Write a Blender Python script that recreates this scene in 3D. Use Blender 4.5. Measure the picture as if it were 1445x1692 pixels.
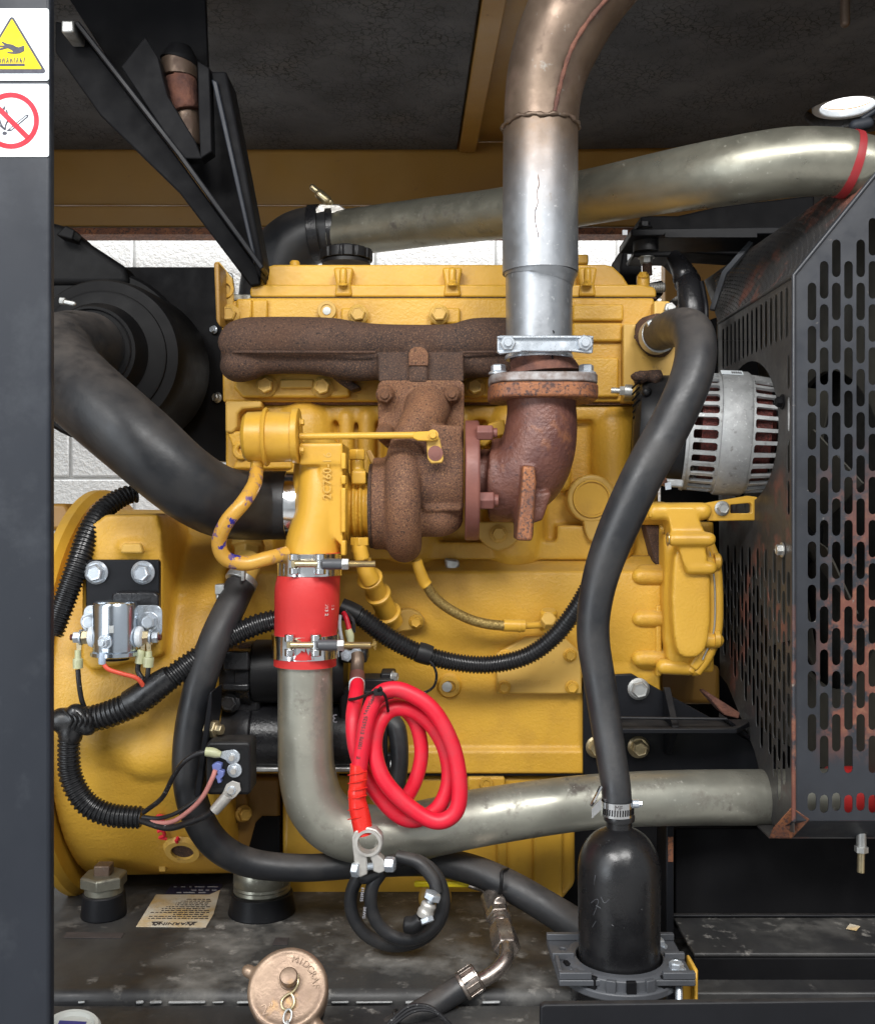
import bpy, bmesh, math, random
from mathutils import Vector, Matrix, geometry
random.seed(7)
sc = bpy.context.scene
for o in list(bpy.data.objects): bpy.data.objects.remove(o)
col = sc.collection
PI = math.pi
# ---------------------------------------------------------------- camera, light, exposure
CAMD = 1.7
cam = bpy.data.objects.new('camera', bpy.data.cameras.new('camera')); col.objects.link(cam)
cam.location = (0, -CAMD, 0); cam.rotation_euler = (PI/2, 0, 0)
cam.data.sensor_fit = 'VERTICAL'; cam.data.sensor_height = 36; cam.data.lens = 36*1700/1692
cam.data.clip_start = .02; cam.data.clip_end = 100
sc.camera = cam
sc.view_settings.view_transform = 'Standard'; sc.view_settings.look = 'None'
sc.view_settings.gamma = 1; sc.view_settings.use_curve_mapping = False
sc.view_settings.exposure = 0.14
w = bpy.data.worlds.new('World'); sc.world = w; w.use_nodes = True
w.node_tree.nodes['Background'].inputs[0].default_value = (.93, .97, 1, 1)
w.node_tree.nodes['Background'].inputs[1].default_value = .50
def area(name, loc, target, sx, sy, power, colr):
    l = bpy.data.lights.new(name, 'AREA'); l.shape = 'RECTANGLE'; l.size = sx; l.size_y = sy; l.energy = power; l.color = colr
    o = bpy.data.objects.new(name, l); col.objects.link(o); o.location = loc
    o.rotation_euler = (Vector(target)-Vector(loc)).to_track_quat('-Z', 'Y').to_euler()
    return o
area('area_lamp', (-1.05, -2.6, 1.65), (0, 0, -.1), 1.5, .7, 70, (1, .985, .965))
area('doorway_light', (-2.1, -2.5, .15), (-.1, -.1, -.1), 1.3, 2.0, 34, (.88, .94, 1))
area('area_lamp', (.8, -2.7, 2.0), (.1, 0, -.15), 1.5, .7, 74, (1, .985, .965))
area('area_lamp', (-.3, 1.36, 2.3), (-.3, 1.70, -.3), 3.0, .45, 58, (.97, .99, 1))  # added behind the canopy to brighten the block wall
area('area_lamp', (1.35, 1.05, 2.3), (1.1, .75, 0), 1.2, .8, 60, (1, 1, 1))  # added above the roof so the filler hole shows white

# ---------------------------------------------------------------- helpers
CX, CY = 722.5, 846.0
def P(x, y, Y=0.0):
    s = (CAMD+Y)/1700.0
    return Vector(((x-CX)*s, Y, (CY-y)*s))
def S(px, Y=0.0): return px*(CAMD+Y)/1700.0

def spline(pts, n=8):
    """Catmull-Rom through points given as tuples of any length."""
    p = [tuple(q) for q in pts]
    p = [tuple(2*a-b for a, b in zip(p[0], p[1]))]+p+[tuple(2*a-b for a, b in zip(p[-1], p[-2]))]
    out = []
    for i in range(1, len(p)-2):
        for k in range(n):
            t = k/n
            out.append(tuple(.5*((2*b)+(-a+c)*t+(2*a-5*b+4*c-d)*t*t+(-a+3*b-3*c+d)*t**3)
                             for a, b, c, d in zip(p[i-1], p[i], p[i+1], p[i+2])))
    out.append(p[-2])
    return out
def path(pts, n=8, r=None):
    """pts: (px, py, Y[, rpx]) -> world points and radii"""
    if r is not None: pts = [(*q[:3], r) for q in pts]
    s = spline(pts, n)
    return [P(q[0], q[1], q[2]) for q in s], [S(q[3], q[2]) for q in s]
def frame(d):
    d = d.normalized(); a = Vector((0, 0, 1)) if abs(d.z) < .9 else Vector((1, 0, 0))
    u = d.cross(a).normalized(); return u, d.cross(u).normalized(), d
def sweep(bm, pts, rad, seg=24, cap=True):
    n = len(pts)
    if not hasattr(rad, '__len__'): rad = [rad]*n
    t = [(pts[min(i+1, n-1)]-pts[max(i-1, 0)]).normalized() for i in range(n)]
    u, v, _ = frame(t[0]); rings = []
    for i in range(n):
        if i:
            q = t[i-1].rotation_difference(t[i]); u = q @ u; v = q @ v
        rings.append([bm.verts.new(pts[i]+(u*math.cos(2*PI*k/seg)+v*math.sin(2*PI*k/seg))*rad[i]) for k in range(seg)])
    for i in range(n-1):
        for k in range(seg):
            bm.faces.new((rings[i][k], rings[i+1][k], rings[i+1][(k+1) % seg], rings[i][(k+1) % seg]))
    if cap:
        bm.faces.new(rings[0]); bm.faces.new(rings[-1][::-1])
    return bm
def tube(bm, pts, n=8, seg=24, r=None, cap=True):
    w_, r_ = path(pts, n, r); return sweep(bm, w_, r_, seg, cap)
def capsule(bm, a, b, r, seg=20):
    d = (b-a).normalized(); ps = []; rs = []
    for k in range(6):
        th = PI/2*k/5; ps.append(a-d*r*math.cos(th)); rs.append(max(r*math.sin(th), r*.02))
    for k in range(6):
        th = PI/2*k/5; ps.append(b+d*r*math.sin(th)); rs.append(max(r*math.cos(th), r*.02))
    return sweep(bm, ps, rs, seg)
def lathe(bm, prof, org, axis, seg=32, cap=True):
    """prof: (distance along axis, radius)"""
    u, v, d = frame(Vector(axis)); rings = []
    for (h, r) in prof:
        r = max(r, 1e-5)
        rings.append([bm.verts.new(org+d*h+(u*math.cos(2*PI*k/seg)+v*math.sin(2*PI*k/seg))*r) for k in range(seg)])
    for i in range(len(prof)-1):
        for k in range(seg):
            bm.faces.new((rings[i][k], rings[i+1][k], rings[i+1][(k+1) % seg], rings[i][(k+1) % seg]))
    if cap:
        bm.faces.new(rings[0]); bm.faces.new(rings[-1][::-1])
    return bm
def cyl(bm, a, b, r, seg=24, r2=None):
    return lathe(bm, [(0, r), ((b-a).length, r if r2 is None else r2)], a, b-a, seg)
def box(bm, lo, hi, M=None):
    vs = [Vector((x, y, z)) for z in (lo[2], hi[2]) for y in (lo[1], hi[1]) for x in (lo[0], hi[0])]
    if M: vs = [M @ q for q in vs]
    v = [bm.verts.new(q) for q in vs]
    for f in ((0, 2, 3, 1), (4, 5, 7, 6), (0, 1, 5, 4), (2, 6, 7, 3), (0, 4, 6, 2), (1, 3, 7, 5)): bm.faces.new([v[i] for i in f])
    return bm
def pbox(bm, x0, y0, x1, y1, Y0, Y1):
    """box whose front face spans pixels at depth Y0 and that runs straight back to Y1"""
    a = P(x0, y1, Y0); b = P(x1, y0, Y0)
    return box(bm, (a.x, Y0, a.z), (b.x, Y1, b.z))
def prism(bm, pts, ext):
    ext = Vector(ext); n = len(pts)
    a = [bm.verts.new(p) for p in pts]; b = [bm.verts.new(p+ext) for p in pts]
    bm.faces.new(a); bm.faces.new(b[::-1])
    for i in range(n): bm.faces.new((a[i], b[i], b[(i+1) % n], a[(i+1) % n]))
    return bm
def slab(bm, poly, Y0, Y1):
    return prism(bm, [P(x, y, Y0) for x, y in poly], (0, Y1-Y0, 0))
def rrect(x0, y0, x1, y1, r, n=5):
    out = []
    for cx, cy, a in ((x1-r, y0+r, -90), (x1-r, y1-r, 0), (x0+r, y1-r, 90), (x0+r, y0+r, 180)):
        for k in range(n+1):
            t = math.radians(a+90*k/n); out.append((cx+r*math.cos(t), cy+r*math.sin(t)))
    return out
def circ(cx, cy, r, n=24, ry=None, a0=0):
    return [(cx+r*math.cos(a0+2*PI*k/n), cy+(r if ry is None else ry)*math.sin(a0+2*PI*k/n)) for k in range(n)]
def stadium(cx, cy, w_, h, n=5):
    r = w_/2; out = []
    for k in range(n+1):
        t = PI*k/n; out.append((cx+r*math.cos(t), cy+h/2-r+r*math.sin(t)))
    for k in range(n+1):
        t = PI+PI*k/n; out.append((cx+r*math.cos(t), cy-h/2+r+r*math.sin(t)))
    return out
def inside(p, poly):
    c = False; j = len(poly)-1
    for i in range(len(poly)):
        a, b = poly[i], poly[j]
        if (a[1] > p[1]) != (b[1] > p[1]) and p[0] < (b[0]-a[0])*(p[1]-a[1])/(b[1]-a[1])+a[0]: c = not c
        j = i
    return c
def plate(bm, outer, holes, fn, th):
    """sheet with holes; fn(u, v, w) maps sheet coordinates (w = 0..th through the thickness) to the world"""
    vs = []; es = []
    for loop in [outer]+holes:
        s = len(vs); vs += [Vector(p) for p in loop]; es += [(s+i, s+(i+1) % len(loop)) for i in range(len(loop))]
    bb = [(min(p[0] for p in h), max(p[0] for p in h), min(p[1] for p in h), max(p[1] for p in h), h) for h in holes]
    V, E, F = geometry.delaunay_2d_cdt(vs, es, [], 1, 1e-7)[:3]
    keep = []
    for f in F:
        c = (sum(V[i].x for i in f)/len(f), sum(V[i].y for i in f)/len(f))
        if not inside(c, outer): continue
        if any(x0 < c[0] < x1 and y0 < c[1] < y1 and inside(c, h) for x0, x1, y0, y1, h in bb): continue
        keep.append(f)
    A = [bm.verts.new(fn(p.x, p.y, 0)) for p in V]; B = [bm.verts.new(fn(p.x, p.y, th)) for p in V]
    cnt = {}
    for f in keep:
        bm.faces.new([A[i] for i in f]); bm.faces.new([B[i] for i in f][::-1])
        for i in range(len(f)):
            e = (f[i], f[(i+1) % len(f)]); cnt[tuple(sorted(e))] = cnt.get(tuple(sorted(e)), [])+[e]
    for k, l in cnt.items():
        if len(l) == 1:
            a, b = l[0]; bm.faces.new((A[a], B[a], B[b], A[b]))
    bmesh.ops.delete(bm, geom=[v for v in bm.verts if not v.link_faces], context='VERTS')
    return bm

def B(): return bmesh.new()
def obj(name, bm, mat, parent=None, bevel=0, bseg=2, vox=0, sm=0, ang=35, label=None, solid=0):
    bmesh.ops.recalc_face_normals(bm, faces=bm.faces)
    lo = Vector([min(v.co[i] for v in bm.verts) for i in range(3)]); hi = Vector([max(v.co[i] for v in bm.verts) for i in range(3)])
    c = (lo+hi)/2
    bmesh.ops.translate(bm, verts=bm.verts, vec=-c)
    me = bpy.data.meshes.new(name); bm.to_mesh(me); bm.free()
    for p in me.polygons: p.use_smooth = True
    if not vox: me.set_sharp_from_angle(angle=math.radians(ang))
    me.materials.append(mat)
    o = bpy.data.objects.new(name, me); col.objects.link(o); o.location = c
    if parent: attach(o, parent)
    if vox:
        m = o.modifiers.new('remesh', 'REMESH'); m.mode = 'VOXEL'; m.voxel_size = vox; m.use_smooth_shade = True
        if sm:
            m = o.modifiers.new('smooth', 'SMOOTH'); m.iterations = sm; m.factor = .5
    if bevel:
        m = o.modifiers.new('bevel', 'BEVEL'); m.width = bevel; m.segments = bseg; m.limit_method = 'ANGLE'; m.angle_limit = math.radians(30)
        m.harden_normals = False
    if label: o['label'] = label
    return o
WORLD = {}
def wloc(o):
    return WORLD.get(o.name, o.location.copy())
def attach(o, parent):
    WORLD[o.name] = o.location.copy()
    o.parent = parent; o.matrix_parent_inverse = Matrix.Translation(-wloc(parent))
def thing(name, label, cat, loc=(0, 0, 0), group=None):
    o = bpy.data.objects.new(name, None); col.objects.link(o); o.location = loc; o.empty_display_size = .05
    o['label'] = label; o['category'] = cat
    if group: o['group'] = group
    return o
def tag(o, label, cat, group=None):
    o['label'] = label; o['category'] = cat
    if group: o['group'] = group
    return o

# ---------------------------------------------------------------- materials
def mat(name, c1, c2=None, scale=8, rough=.5, metal=0, bump=(), speck=None, speck2=None, speck3=None, dust=None, coat=0, mixpos=(.35, .65), rvar=.12, detail=6, stretch=None, crack=None, spec=.5, fade=None):
    """procedural paint / metal / rubber: two-tone noise, optional specks, dust lying on upward faces, bump layers (scale, distance)"""
    m = bpy.data.materials.new(name); m.use_nodes = True; nt = m.node_tree; N = nt.nodes; L = nt.links
    b = N['Principled BSDF']
    tc = N.new('ShaderNodeTexCoord'); co = tc.outputs['Object']
    if stretch:
        mp = N.new('ShaderNodeMapping'); mp.inputs['Scale'].default_value = stretch; L.new(co, mp.inputs[0]); co2 = mp.outputs[0]
    else: co2 = co
    def noise(sc_, det=6, src=None, ro=.6):
        n = N.new('ShaderNodeTexNoise'); n.inputs['Scale'].default_value = sc_; n.inputs['Detail'].default_value = det; n.inputs['Roughness'].default_value = ro
        L.new(src or co, n.inputs['Vector']); return n.outputs[0]
    def ramp(src, a, b_):
        r = N.new('ShaderNodeMapRange'); r.inputs[1].default_value = a; r.inputs[2].default_value = b_; L.new(src, r.inputs[0]); return r.outputs[0]
    def mix(fac, a, c):
        x = N.new('ShaderNodeMix'); x.data_type = 'RGBA'
        if isinstance(fac, (int, float)): x.inputs[0].default_value = fac
        else: L.new(fac, x.inputs[0])
        for i, q in ((6, a), (7, c)):
            if isinstance(q, tuple): x.inputs[i].default_value = (*q[:3], 1)
            else: L.new(q, x.inputs[i])
        return x.outputs[2]
    def mul(a, c):
        x = N.new('ShaderNodeMath'); x.operation = 'MULTIPLY'
        for i, q in enumerate((a, c)):
            if isinstance(q, (int, float)): x.inputs[i].default_value = q
            else: L.new(q, x.inputs[i])
        return x.outputs[0]
    c2 = c2 or tuple(x*.8 for x in c1)
    n1 = noise(scale, detail, co2)
    c = mix(ramp(n1, *mixpos), c1, c2)
    metal_in = None; rough_src = ramp(noise(scale*3.1, 5), .3, .7)
    rr = N.new('ShaderNodeMapRange'); rr.inputs[3].default_value = max(rough-rvar, .03); rr.inputs[4].default_value = min(rough+rvar, 1); L.new(rough_src, rr.inputs[0])
    r_out = rr.outputs[0]; met = None
    for sp in (speck, speck2, speck3):
        if sp:
            # (colour, scale, lo, hi, roughness, metal)
            f = ramp(noise(sp[1], 7, None, .65), sp[2], sp[3])
            if len(sp) > 6 and sp[6]: f = mul(f, ramp(noise(sp[6], 3), .45, .6))
            if len(sp) > 7:
                sx_ = N.new('ShaderNodeSeparateXYZ'); L.new(co, sx_.inputs[0])
                for ax_, a_, b_ in sp[7]: f = mul(f, ramp(sx_.outputs[ax_], a_, b_))
            c = mix(f, c, sp[0])
            x = N.new('ShaderNodeMix'); L.new(f, x.inputs[0]); L.new(r_out, x.inputs[2]); x.inputs[3].default_value = sp[4]; r_out = x.outputs[0]
            x = N.new('ShaderNodeMix'); L.new(f, x.inputs[0])
            if met: L.new(met, x.inputs[2])
            else: x.inputs[2].default_value = metal
            x.inputs[3].default_value = sp[5]; met = x.outputs[0]
    if fade:
        s = N.new('ShaderNodeSeparateXYZ'); L.new(co, s.inputs[0])
        ad = N.new('ShaderNodeMath'); ad.operation = 'MULTIPLY_ADD'; L.new(noise(16, 5), ad.inputs[0]); ad.inputs[1].default_value = fade[3]; L.new(s.outputs[2], ad.inputs[2])
        f = ramp(ad.outputs[0], fade[0]+fade[3]*.5, fade[1]+fade[3]*.5)
        c = mix(f, c, mix(ramp(noise(30, 5), .35, .65), fade[2], tuple(x*.7 for x in fade[2])))
        x = N.new('ShaderNodeMix'); L.new(f, x.inputs[0]); L.new(r_out, x.inputs[2]); x.inputs[3].default_value = .5; r_out = x.outputs[0]
    if dust:
        g = N.new('ShaderNodeNewGeometry'); s = N.new('ShaderNodeSeparateXYZ'); L.new(g.outputs['Normal'], s.inputs[0])
        f = mul(mul(ramp(s.outputs[2], dust[1], dust[2]), ramp(noise(30, 6), .2, .65)), dust[3])
        c = mix(f, c, dust[0])
        x = N.new('ShaderNodeMix'); L.new(f, x.inputs[0]); L.new(r_out, x.inputs[2]); x.inputs[3].default_value = .9; r_out = x.outputs[0]
    nrm = None
    if crack:
        v = N.new('ShaderNodeTexVoronoi'); v.feature = 'DISTANCE_TO_EDGE'; v.inputs['Scale'].default_value = crack[0]
        nz = N.new('ShaderNodeTexNoise'); nz.inputs['Scale'].default_value = crack[0]*.7; nz.inputs['Detail'].default_value = 5; L.new(co, nz.inputs['Vector'])
        vm = N.new('ShaderNodeVectorMath'); vm.operation = 'MULTIPLY_ADD'; L.new(nz.outputs['Color'], vm.inputs[0]); vm.inputs[1].default_value = (crack[3],)*3; L.new(co2, vm.inputs[2])
        L.new(vm.outputs[0], v.inputs['Vector'])
        f = mul(ramp(v.outputs['Distance'], crack[1], crack[1]*.3), ramp(noise(6, 5), .40, .60))
        c = mix(f, c, crack[2])
        bp = N.new('ShaderNodeBump'); bp.inputs['Distance'].default_value = .004; bp.inputs['Strength'].default_value = .7; bp.invert = True; L.new(f, bp.inputs['Height']); nrm = bp.outputs[0]
    for bs in bump:
        bp = N.new('ShaderNodeBump'); bp.inputs['Distance'].default_value = bs[1]; bp.inputs['Strength'].default_value = bs[2] if len(bs) > 2 else .6
        L.new(noise(bs[0], 4, co2 if len(bs) > 3 else None), bp.inputs['Height'])
        if nrm: L.new(nrm, bp.inputs['Normal'])
        nrm = bp.outputs[0]
    if nrm: L.new(nrm, b.inputs['Normal'])
    L.new(c, b.inputs['Base Color']); L.new(r_out, b.inputs['Roughness'])
    if met: L.new(met, b.inputs['Metallic'])
    else: b.inputs['Metallic'].default_value = metal
    b.inputs['Specular IOR Level'].default_value = spec
    b.inputs['Coat Weight'].default_value = coat; b.inputs['Coat Roughness'].default_value = .12
    return m
M = {}
Yc = (.64, .365, .042)
M['yellow'] = mat('cast_yellow_paint', Yc, (.575, .312, .031), 5, .42, 0, [(210, .0015, .6), (45, .0015, .3)], speck2=((.20, .115, .04), 90, .69, .78, .7, 0, 4), speck=((.44, .235, .030), 12, .50, .85, .55, 0), dust=((.40, .30, .15), .6, 1, .5), rvar=.07)
M['yellow_smooth'] = mat('smooth_yellow_paint', Yc, (.59, .325, .034), 6, .36, 0, [(150, .0007, .4), (40, .0009, .3)], speck2=((.17, .10, .04), 130, .70, .76, .7, 0, 6), speck=((.46, .25, .030), 14, .52, .85, .5, 0), dust=((.42, .31, .14), .6, 1, .45), rvar=.06)
M['yellow_matt'] = mat('dull_yellow_paint', (.60, .375, .085), (.54, .32, .06), 9, .5, 0, [(90, .0006, .3)], speck=((.22, .14, .06), 60, .62, .75, .7, 0, 5))
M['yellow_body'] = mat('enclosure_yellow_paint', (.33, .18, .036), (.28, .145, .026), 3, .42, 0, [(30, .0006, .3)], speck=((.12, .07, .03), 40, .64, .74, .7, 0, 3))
M['yellow_chip'] = mat('chipped_yellow_hose_paint', (.62, .35, .06), (.56, .29, .035), 14, .38, 0, [(120, .0006, .4)], speck=((.02, .02, .25), 60, .56, .575, .5, 0, 13), speck2=((.03, .02, .02), 130, .62, .64, .6, 0, 20))
M['rust_dark'] = mat('dark_rusted_iron', (.088, .044, .027), (.036, .022, .0175), 5, .85, 0, [(420, .0012, .8), (60, .0015, .4)], speck=((.19, .10, .055), 460, .52, .66, .8, .1), speck2=((.018, .013, .012), 260, .55, .66, .9, 0))
M['rust_brown'] = mat('brown_rusted_iron', (.205, .088, .038), (.082, .038, .025), 5, .8, 0, [(420, .0011, .8), (60, .0015, .4)], speck=((.31, .16, .075), 460, .51, .66, .75, .15), speck2=((.03, .018, .014), 330, .54, .64, .9, 0))
M['rust_red'] = mat('red_rusted_iron', (.15, .058, .038), (.09, .036, .031), 14, .42, .15, [(170, .0026, .6), (40, .002, .4)], speck=((.36, .14, .05), 16, .56, .76, .6, .1), speck2=((.05, .022, .022), 110, .6, .7, .6, 0))
M['rust_orange'] = mat('orange_rusted_iron', (.30, .115, .045), (.15, .06, .036), 25, .55, .25, [(300, .0012, .6)], speck=((.06, .03, .025), 200, .50, .6, .7, 0))
M['rust_rose'] = mat('rose_rust_flange', (.21, .078, .058), (.15, .055, .045), 18, .5, .1, [(200, .0004, .4)])
M['rust_flake'] = mat('flaky_rust', (.17, .07, .045), (.08, .035, .028), 45, .9, 0, [(120, .003, .9)])
M['chromate_dark'] = mat('shaded_tarnished_zinc', (.33, .32, .26), (.22, .215, .175), 7, .36, .75, [(150, .0003, .3)], speck=((.10, .09, .075), 34, .54, .68, .6, .4, 5), speck2=((.40, .39, .33), 150, .62, .68, .55, .6, 8), stretch=(.5, 1, 1))  # darker copy of chromate; roof shade on the upper pipe put into its colour
M['galv_pipe'] = mat('heat_faded_galvanised', (.33, .345, .365), (.25, .265, .285), 14, .40, .75, [(180, .0003, .3)], speck=((.20, .17, .14), 28, .64, .74, .6, .5), stretch=(1, 1, .35), speck2=((.45, .46, .47), 120, .62, .7, .5, .7), fade=(.02, .16, (.20, .145, .105), .12))
M['galv'] = mat('galvanised_steel', (.50, .52, .545), (.40, .42, .445), 14, .42, .75, [(180, .0003, .3)], speck=((.20, .17, .14), 28, .62, .72, .6, .5), stretch=(1, 1, .35), speck2=((.66, .67, .68), 120, .62, .7, .5, .7))
M['heat'] = mat('heat_stained_steel', (.185, .135, .098), (.115, .08, .058), 9, .45, .6, [(140, .0004, .4)], speck=((.085, .05, .036), 14, .52, .68, .75, .2), speck2=((.25, .235, .21), 50, .62, .74, .5, .6))
M['chromate'] = mat('zinc_chromate_pipe', (.43, .425, .36), (.31, .305, .26), 7, .40, .7, [(150, .0003, .3)], speck=((.12, .105, .09), 34, .52, .66, .6, .4, 5), speck2=((.58, .57, .51), 150, .60, .66, .55, .6, 8), stretch=(.5, 1, 1))
M['galv_stained'] = mat('heat_tinted_galvanised', (.43, .40, .37), (.27, .21, .16), 9, .46, .7, [(160, .0003, .3)], speck=((.20, .14, .10), 20, .52, .7, .6, .4), stretch=(1, 1, .6))
M['zinc'] = mat('zinc_plate', (.62, .66, .70), (.48, .53, .59), 20, .28, .65, [(120, .0001, .2)])
M['chrome'] = mat('bright_can_plate', (.62, .68, .74), (.50, .56, .63), 6, .2, .95, rvar=.05)
M['zinc_dull'] = mat('dull_zinc', (.56, .57, .56), (.42, .42, .40), 60, .42, .8, [(300, .0002, .3)], speck=((.25, .2, .14), 150, .63, .7, .6, .4))
M['zinc_yellow'] = mat('yellow_zinc', (.55, .46, .27), (.45, .38, .25), 60, .35, .85)
M['steel'] = mat('polished_band_steel', (.75, .76, .77), (.64, .65, .66), 20, .16, 1, [(60, .0002, .3)], speck=((.30, .22, .14), 60, .66, .72, .5, .5))
M['alum'] = mat('cast_aluminium', (.43, .44, .44), (.28, .285, .285), 24, .55, .35, [(350, .0008, .6), (70, .0009, .4)], speck=((.16, .15, .14), 60, .60, .72, .7, .2), speck2=((.62, .63, .63), 140, .6, .7, .5, .5))
M['lead'] = mat('tinned_terminal', (.60, .58, .54), (.45, .43, .40), 50, .45, .6, [(200, .0004, .4)])
M['nickel'] = mat('nickel_fitting', (.42, .37, .33), (.30, .25, .22), 40, .3, .9)
M['brass'] = mat('cast_bronze', (.255, .18, .125), (.18, .12, .085), 16, .40, .5, [(260, .0005, .5)], speck=((.46, .27, .10), 12, .58, .72, .35, .7))
M['copper'] = mat('copper_winding', (.13, .022, .016), (.04, .012, .01), 260, .35, .5, [(500, .002, .8)])
M['black'] = mat('black_paint', (.009, .0095, .012), (.006, .0065, .008), 6, .42, 0, [(40, .0006, .3)], speck=((.08, .08, .08), 180, .71, .75, .7, 0, 5), dust=((.055, .05, .046), .6, 1, .6), rvar=.06, spec=.2)
M['black_gloss'] = mat('glossy_black_paint', (.012, .012, .014), (.018, .018, .020), 9, .30, 0, [(230, .0011, .5)], speck=((.09, .09, .10), 160, .7, .76, .6, 0, 4))
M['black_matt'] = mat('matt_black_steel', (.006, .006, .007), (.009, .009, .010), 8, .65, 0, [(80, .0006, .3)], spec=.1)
M['post'] = mat('grey_black_paint', (.017, .020, .027), (.012, .0145, .020), 3, .46, 0, [(35, .0005, .3)], speck=((.17, .18, .19), 120, .70, .74, .7, 0, 3), speck2=((.04, .045, .053), 7, .5, .75, .6, 0), spec=.25, stretch=(1, 1, .4))
M['plastic'] = mat('black_plastic', (.009, .009, .010), (.012, .012, .013), 10, .42, 0, [(500, .0003, .4)], dust=((.06, .055, .05), .6, 1, .55), rvar=.05, spec=.25)
M['filter_black'] = mat('shaded_black_plastic', (.0045, .0045, .005), (.0065, .0065, .007), 10, .55, 0, [(300, .0003, .4)], dust=((.05, .045, .04), .7, 1, .4), rvar=.05, spec=.13)  # darker copy of plastic; shade from surrounding parts is put into the black
M['plastic_grey'] = mat('grey_plastic', (.075, .08, .09), (.06, .063, .07), 20, .45, 0, [(300, .0003, .4)])
M['canister'] = mat('black_canister_plastic', (.008, .008, .009), (.010, .010, .011), 14, .30, 0, [(200, .0004, .4)], speck=((.16, .16, .16), 110, .7, .75, .7, 0, 6))
M['rubber'] = mat('black_rubber', (.012, .013, .0155), (.016, .017, .0195), 12, .40, 0, [(160, .0005, .4)], speck=((.2, .2, .2), 150, .73, .77, .8, 0), speck2=((.034, .032, .031), 14, .42, .75, .62, 0), dust=((.085, .071, .061), .30, 1.0, .85), rvar=.07)
M['conduit'] = mat('black_conduit', (.011, .011, .012), (.015, .015, .016), 30, .3, 0)
M['foam'] = mat('cracked_black_foam', (.082, .082, .086), (.045, .045, .048), 4, .85, 0, [(200, .0015, .5), (20, .004, .4)], speck=((.085, .078, .072), 6, .55, .72, .9, 0), crack=(55, .05, (.014, .014, .014), .03))
M['tank'] = mat('dirty_black_tank', (.020, .020, .022), (.05, .049, .047), 7, .5, 0, [(90, .0008, .4)], speck=((.25, .24, .22), 9, .47, .74, .85, 0, 3.4), speck2=((.36, .34, .31), 40, .57, .72, .9, 0, 5), stretch=(1, .5, 1))
M['guard'] = mat('rusty_black_guard', (.026, .029, .036), (.018, .02, .025), 8, .4, 0, [(60, .0006, .4)], speck=((.125, .042, .028), 15, .47, .52, .75, 0, 0, ((2, -.12, -.30), (2, -.585, -.53), (0, -.20, -.165))), speck3=((.20, .085, .05), 70, .5, .7, .8, 0, 0, ((2, -.15, -.32), (2, -.585, -.53), (0, -.19, -.14))), speck2=((.19, .17, .15), 90, .67, .73, .8, 0))
M['guard_dark'] = mat('guard_side_black', (.034, .034, .036), (.050, .046, .042), 9, .5, 0, [(90, .0008, .5)], speck=((.16, .06, .04), 14, .52, .62, .8, 0, 4), speck2=((.17, .16, .145), 70, .66, .73, .8, 0))
M['core'] = mat('radiator_core', (.035, .034, .030), (.02, .02, .018), 20, .6, .2)
M['olive'] = mat('dusty_shroud', (.075, .07, .055), (.05, .047, .038), 6, .7, 0)
M['white'] = mat('white_block_paint', (.78, .79, .79), (.73, .74, .74), 5, .6, 0, [(85, .006, .9), (25, .004, .5)])
M['mortar'] = mat('white_joint_paint', (.64, .65, .65), (.58, .59, .59), 30, .7, 0, [(90, .003, .6)])
M['sticker'] = mat('white_vinyl', (.70, .75, .78), (.66, .71, .74), 12, .7, 0, speck=((.35, .36, .38), 90, .73, .76, .6, 0))
M['sign_yellow'] = mat('yellow_vinyl', (.78, .61, .004), (.74, .57, .004), 12, .75)
M['sign_black'] = mat('grey_black_print', (.045, .045, .062), (.06, .06, .075), 60, .75)
M['sign_red'] = mat('red_print', (.66, .018, .036), (.60, .016, .03), 12, .75)
M['paper'] = mat('yellowed_label', (.60, .55, .45), (.56, .37, .13), 15, .6, 0, mixpos=(.42, .66))
M['ink'] = mat('label_ink', (.04, .035, .035), (.06, .05, .05), 30, .6)
M['navy'] = mat('navy_label', (.02, .02, .055), (.03, .03, .06), 30, .45)
M['pale_ink'] = mat('pale_print', (.42, .42, .46), None, 30, .6)
M['silicone_red'] = mat('red_silicone', (.58, .030, .028), (.52, .025, .025), 14, .5, 0, [(70, .0008, .5), (260, .0004, .4)], stretch=(.12, .12, 1))
M['red_cable'] = mat('red_cable_jacket', (.66, .008, .030), (.58, .007, .025), 10, .46, 0, [(90, .0004, .3)], speck=((.30, .02, .03), 140, .68, .74, .6, 0), speck2=((.42, .03, .045), 24, .48, .85, .62, 0))
M['red_tape'] = mat('red_tape', (.74, .03, .02), (.68, .02, .015), 20, .25, 0, [(50, .001, .5)])
M['red_band'] = mat('red_band_rubber', (.30, .02, .025), (.24, .016, .02), 12, .5)
M['pink'] = mat('pink_wire', (.62, .25, .22), None, 20, .45)
M['orange_wire'] = mat('orange_red_wire', (.78, .10, .05), None, 20, .4)
M['wire_black'] = mat('black_wire', (.016, .016, .018), None, 20, .38, speck=((.4, .4, .4), 260, .62, .66, .6, 0, 60))
M['crimp'] = mat('pale_crimp_sleeve', (.50, .52, .30), (.42, .43, .27), 40, .35)
M['blue_crimp'] = mat('blue_crimp_sleeve', (.16, .20, .48), None, 40, .35)
M['clear_blue'] = mat('pale_blue_spade', (.48, .58, .72), None, 40, .3)
M['nylon'] = mat('white_nylon', (.72, .76, .80), None, 40, .35)
M['cream'] = mat('cream_cap_plastic', (.62, .64, .60), (.56, .58, .55), 9, .4)
M['lever_yellow'] = mat('bright_yellow_sleeve', (.78, .60, .01), None, 20, .4)
M['braid'] = mat('gold_braid', (.42, .30, .10), (.20, .13, .04), 420, .4, .6, [(420, .0012, .9)])
M['floor'] = mat('concrete', (.52, .51, .50), (.45, .445, .44), 4, .8, 0, [(60, .002, .4)])

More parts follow.
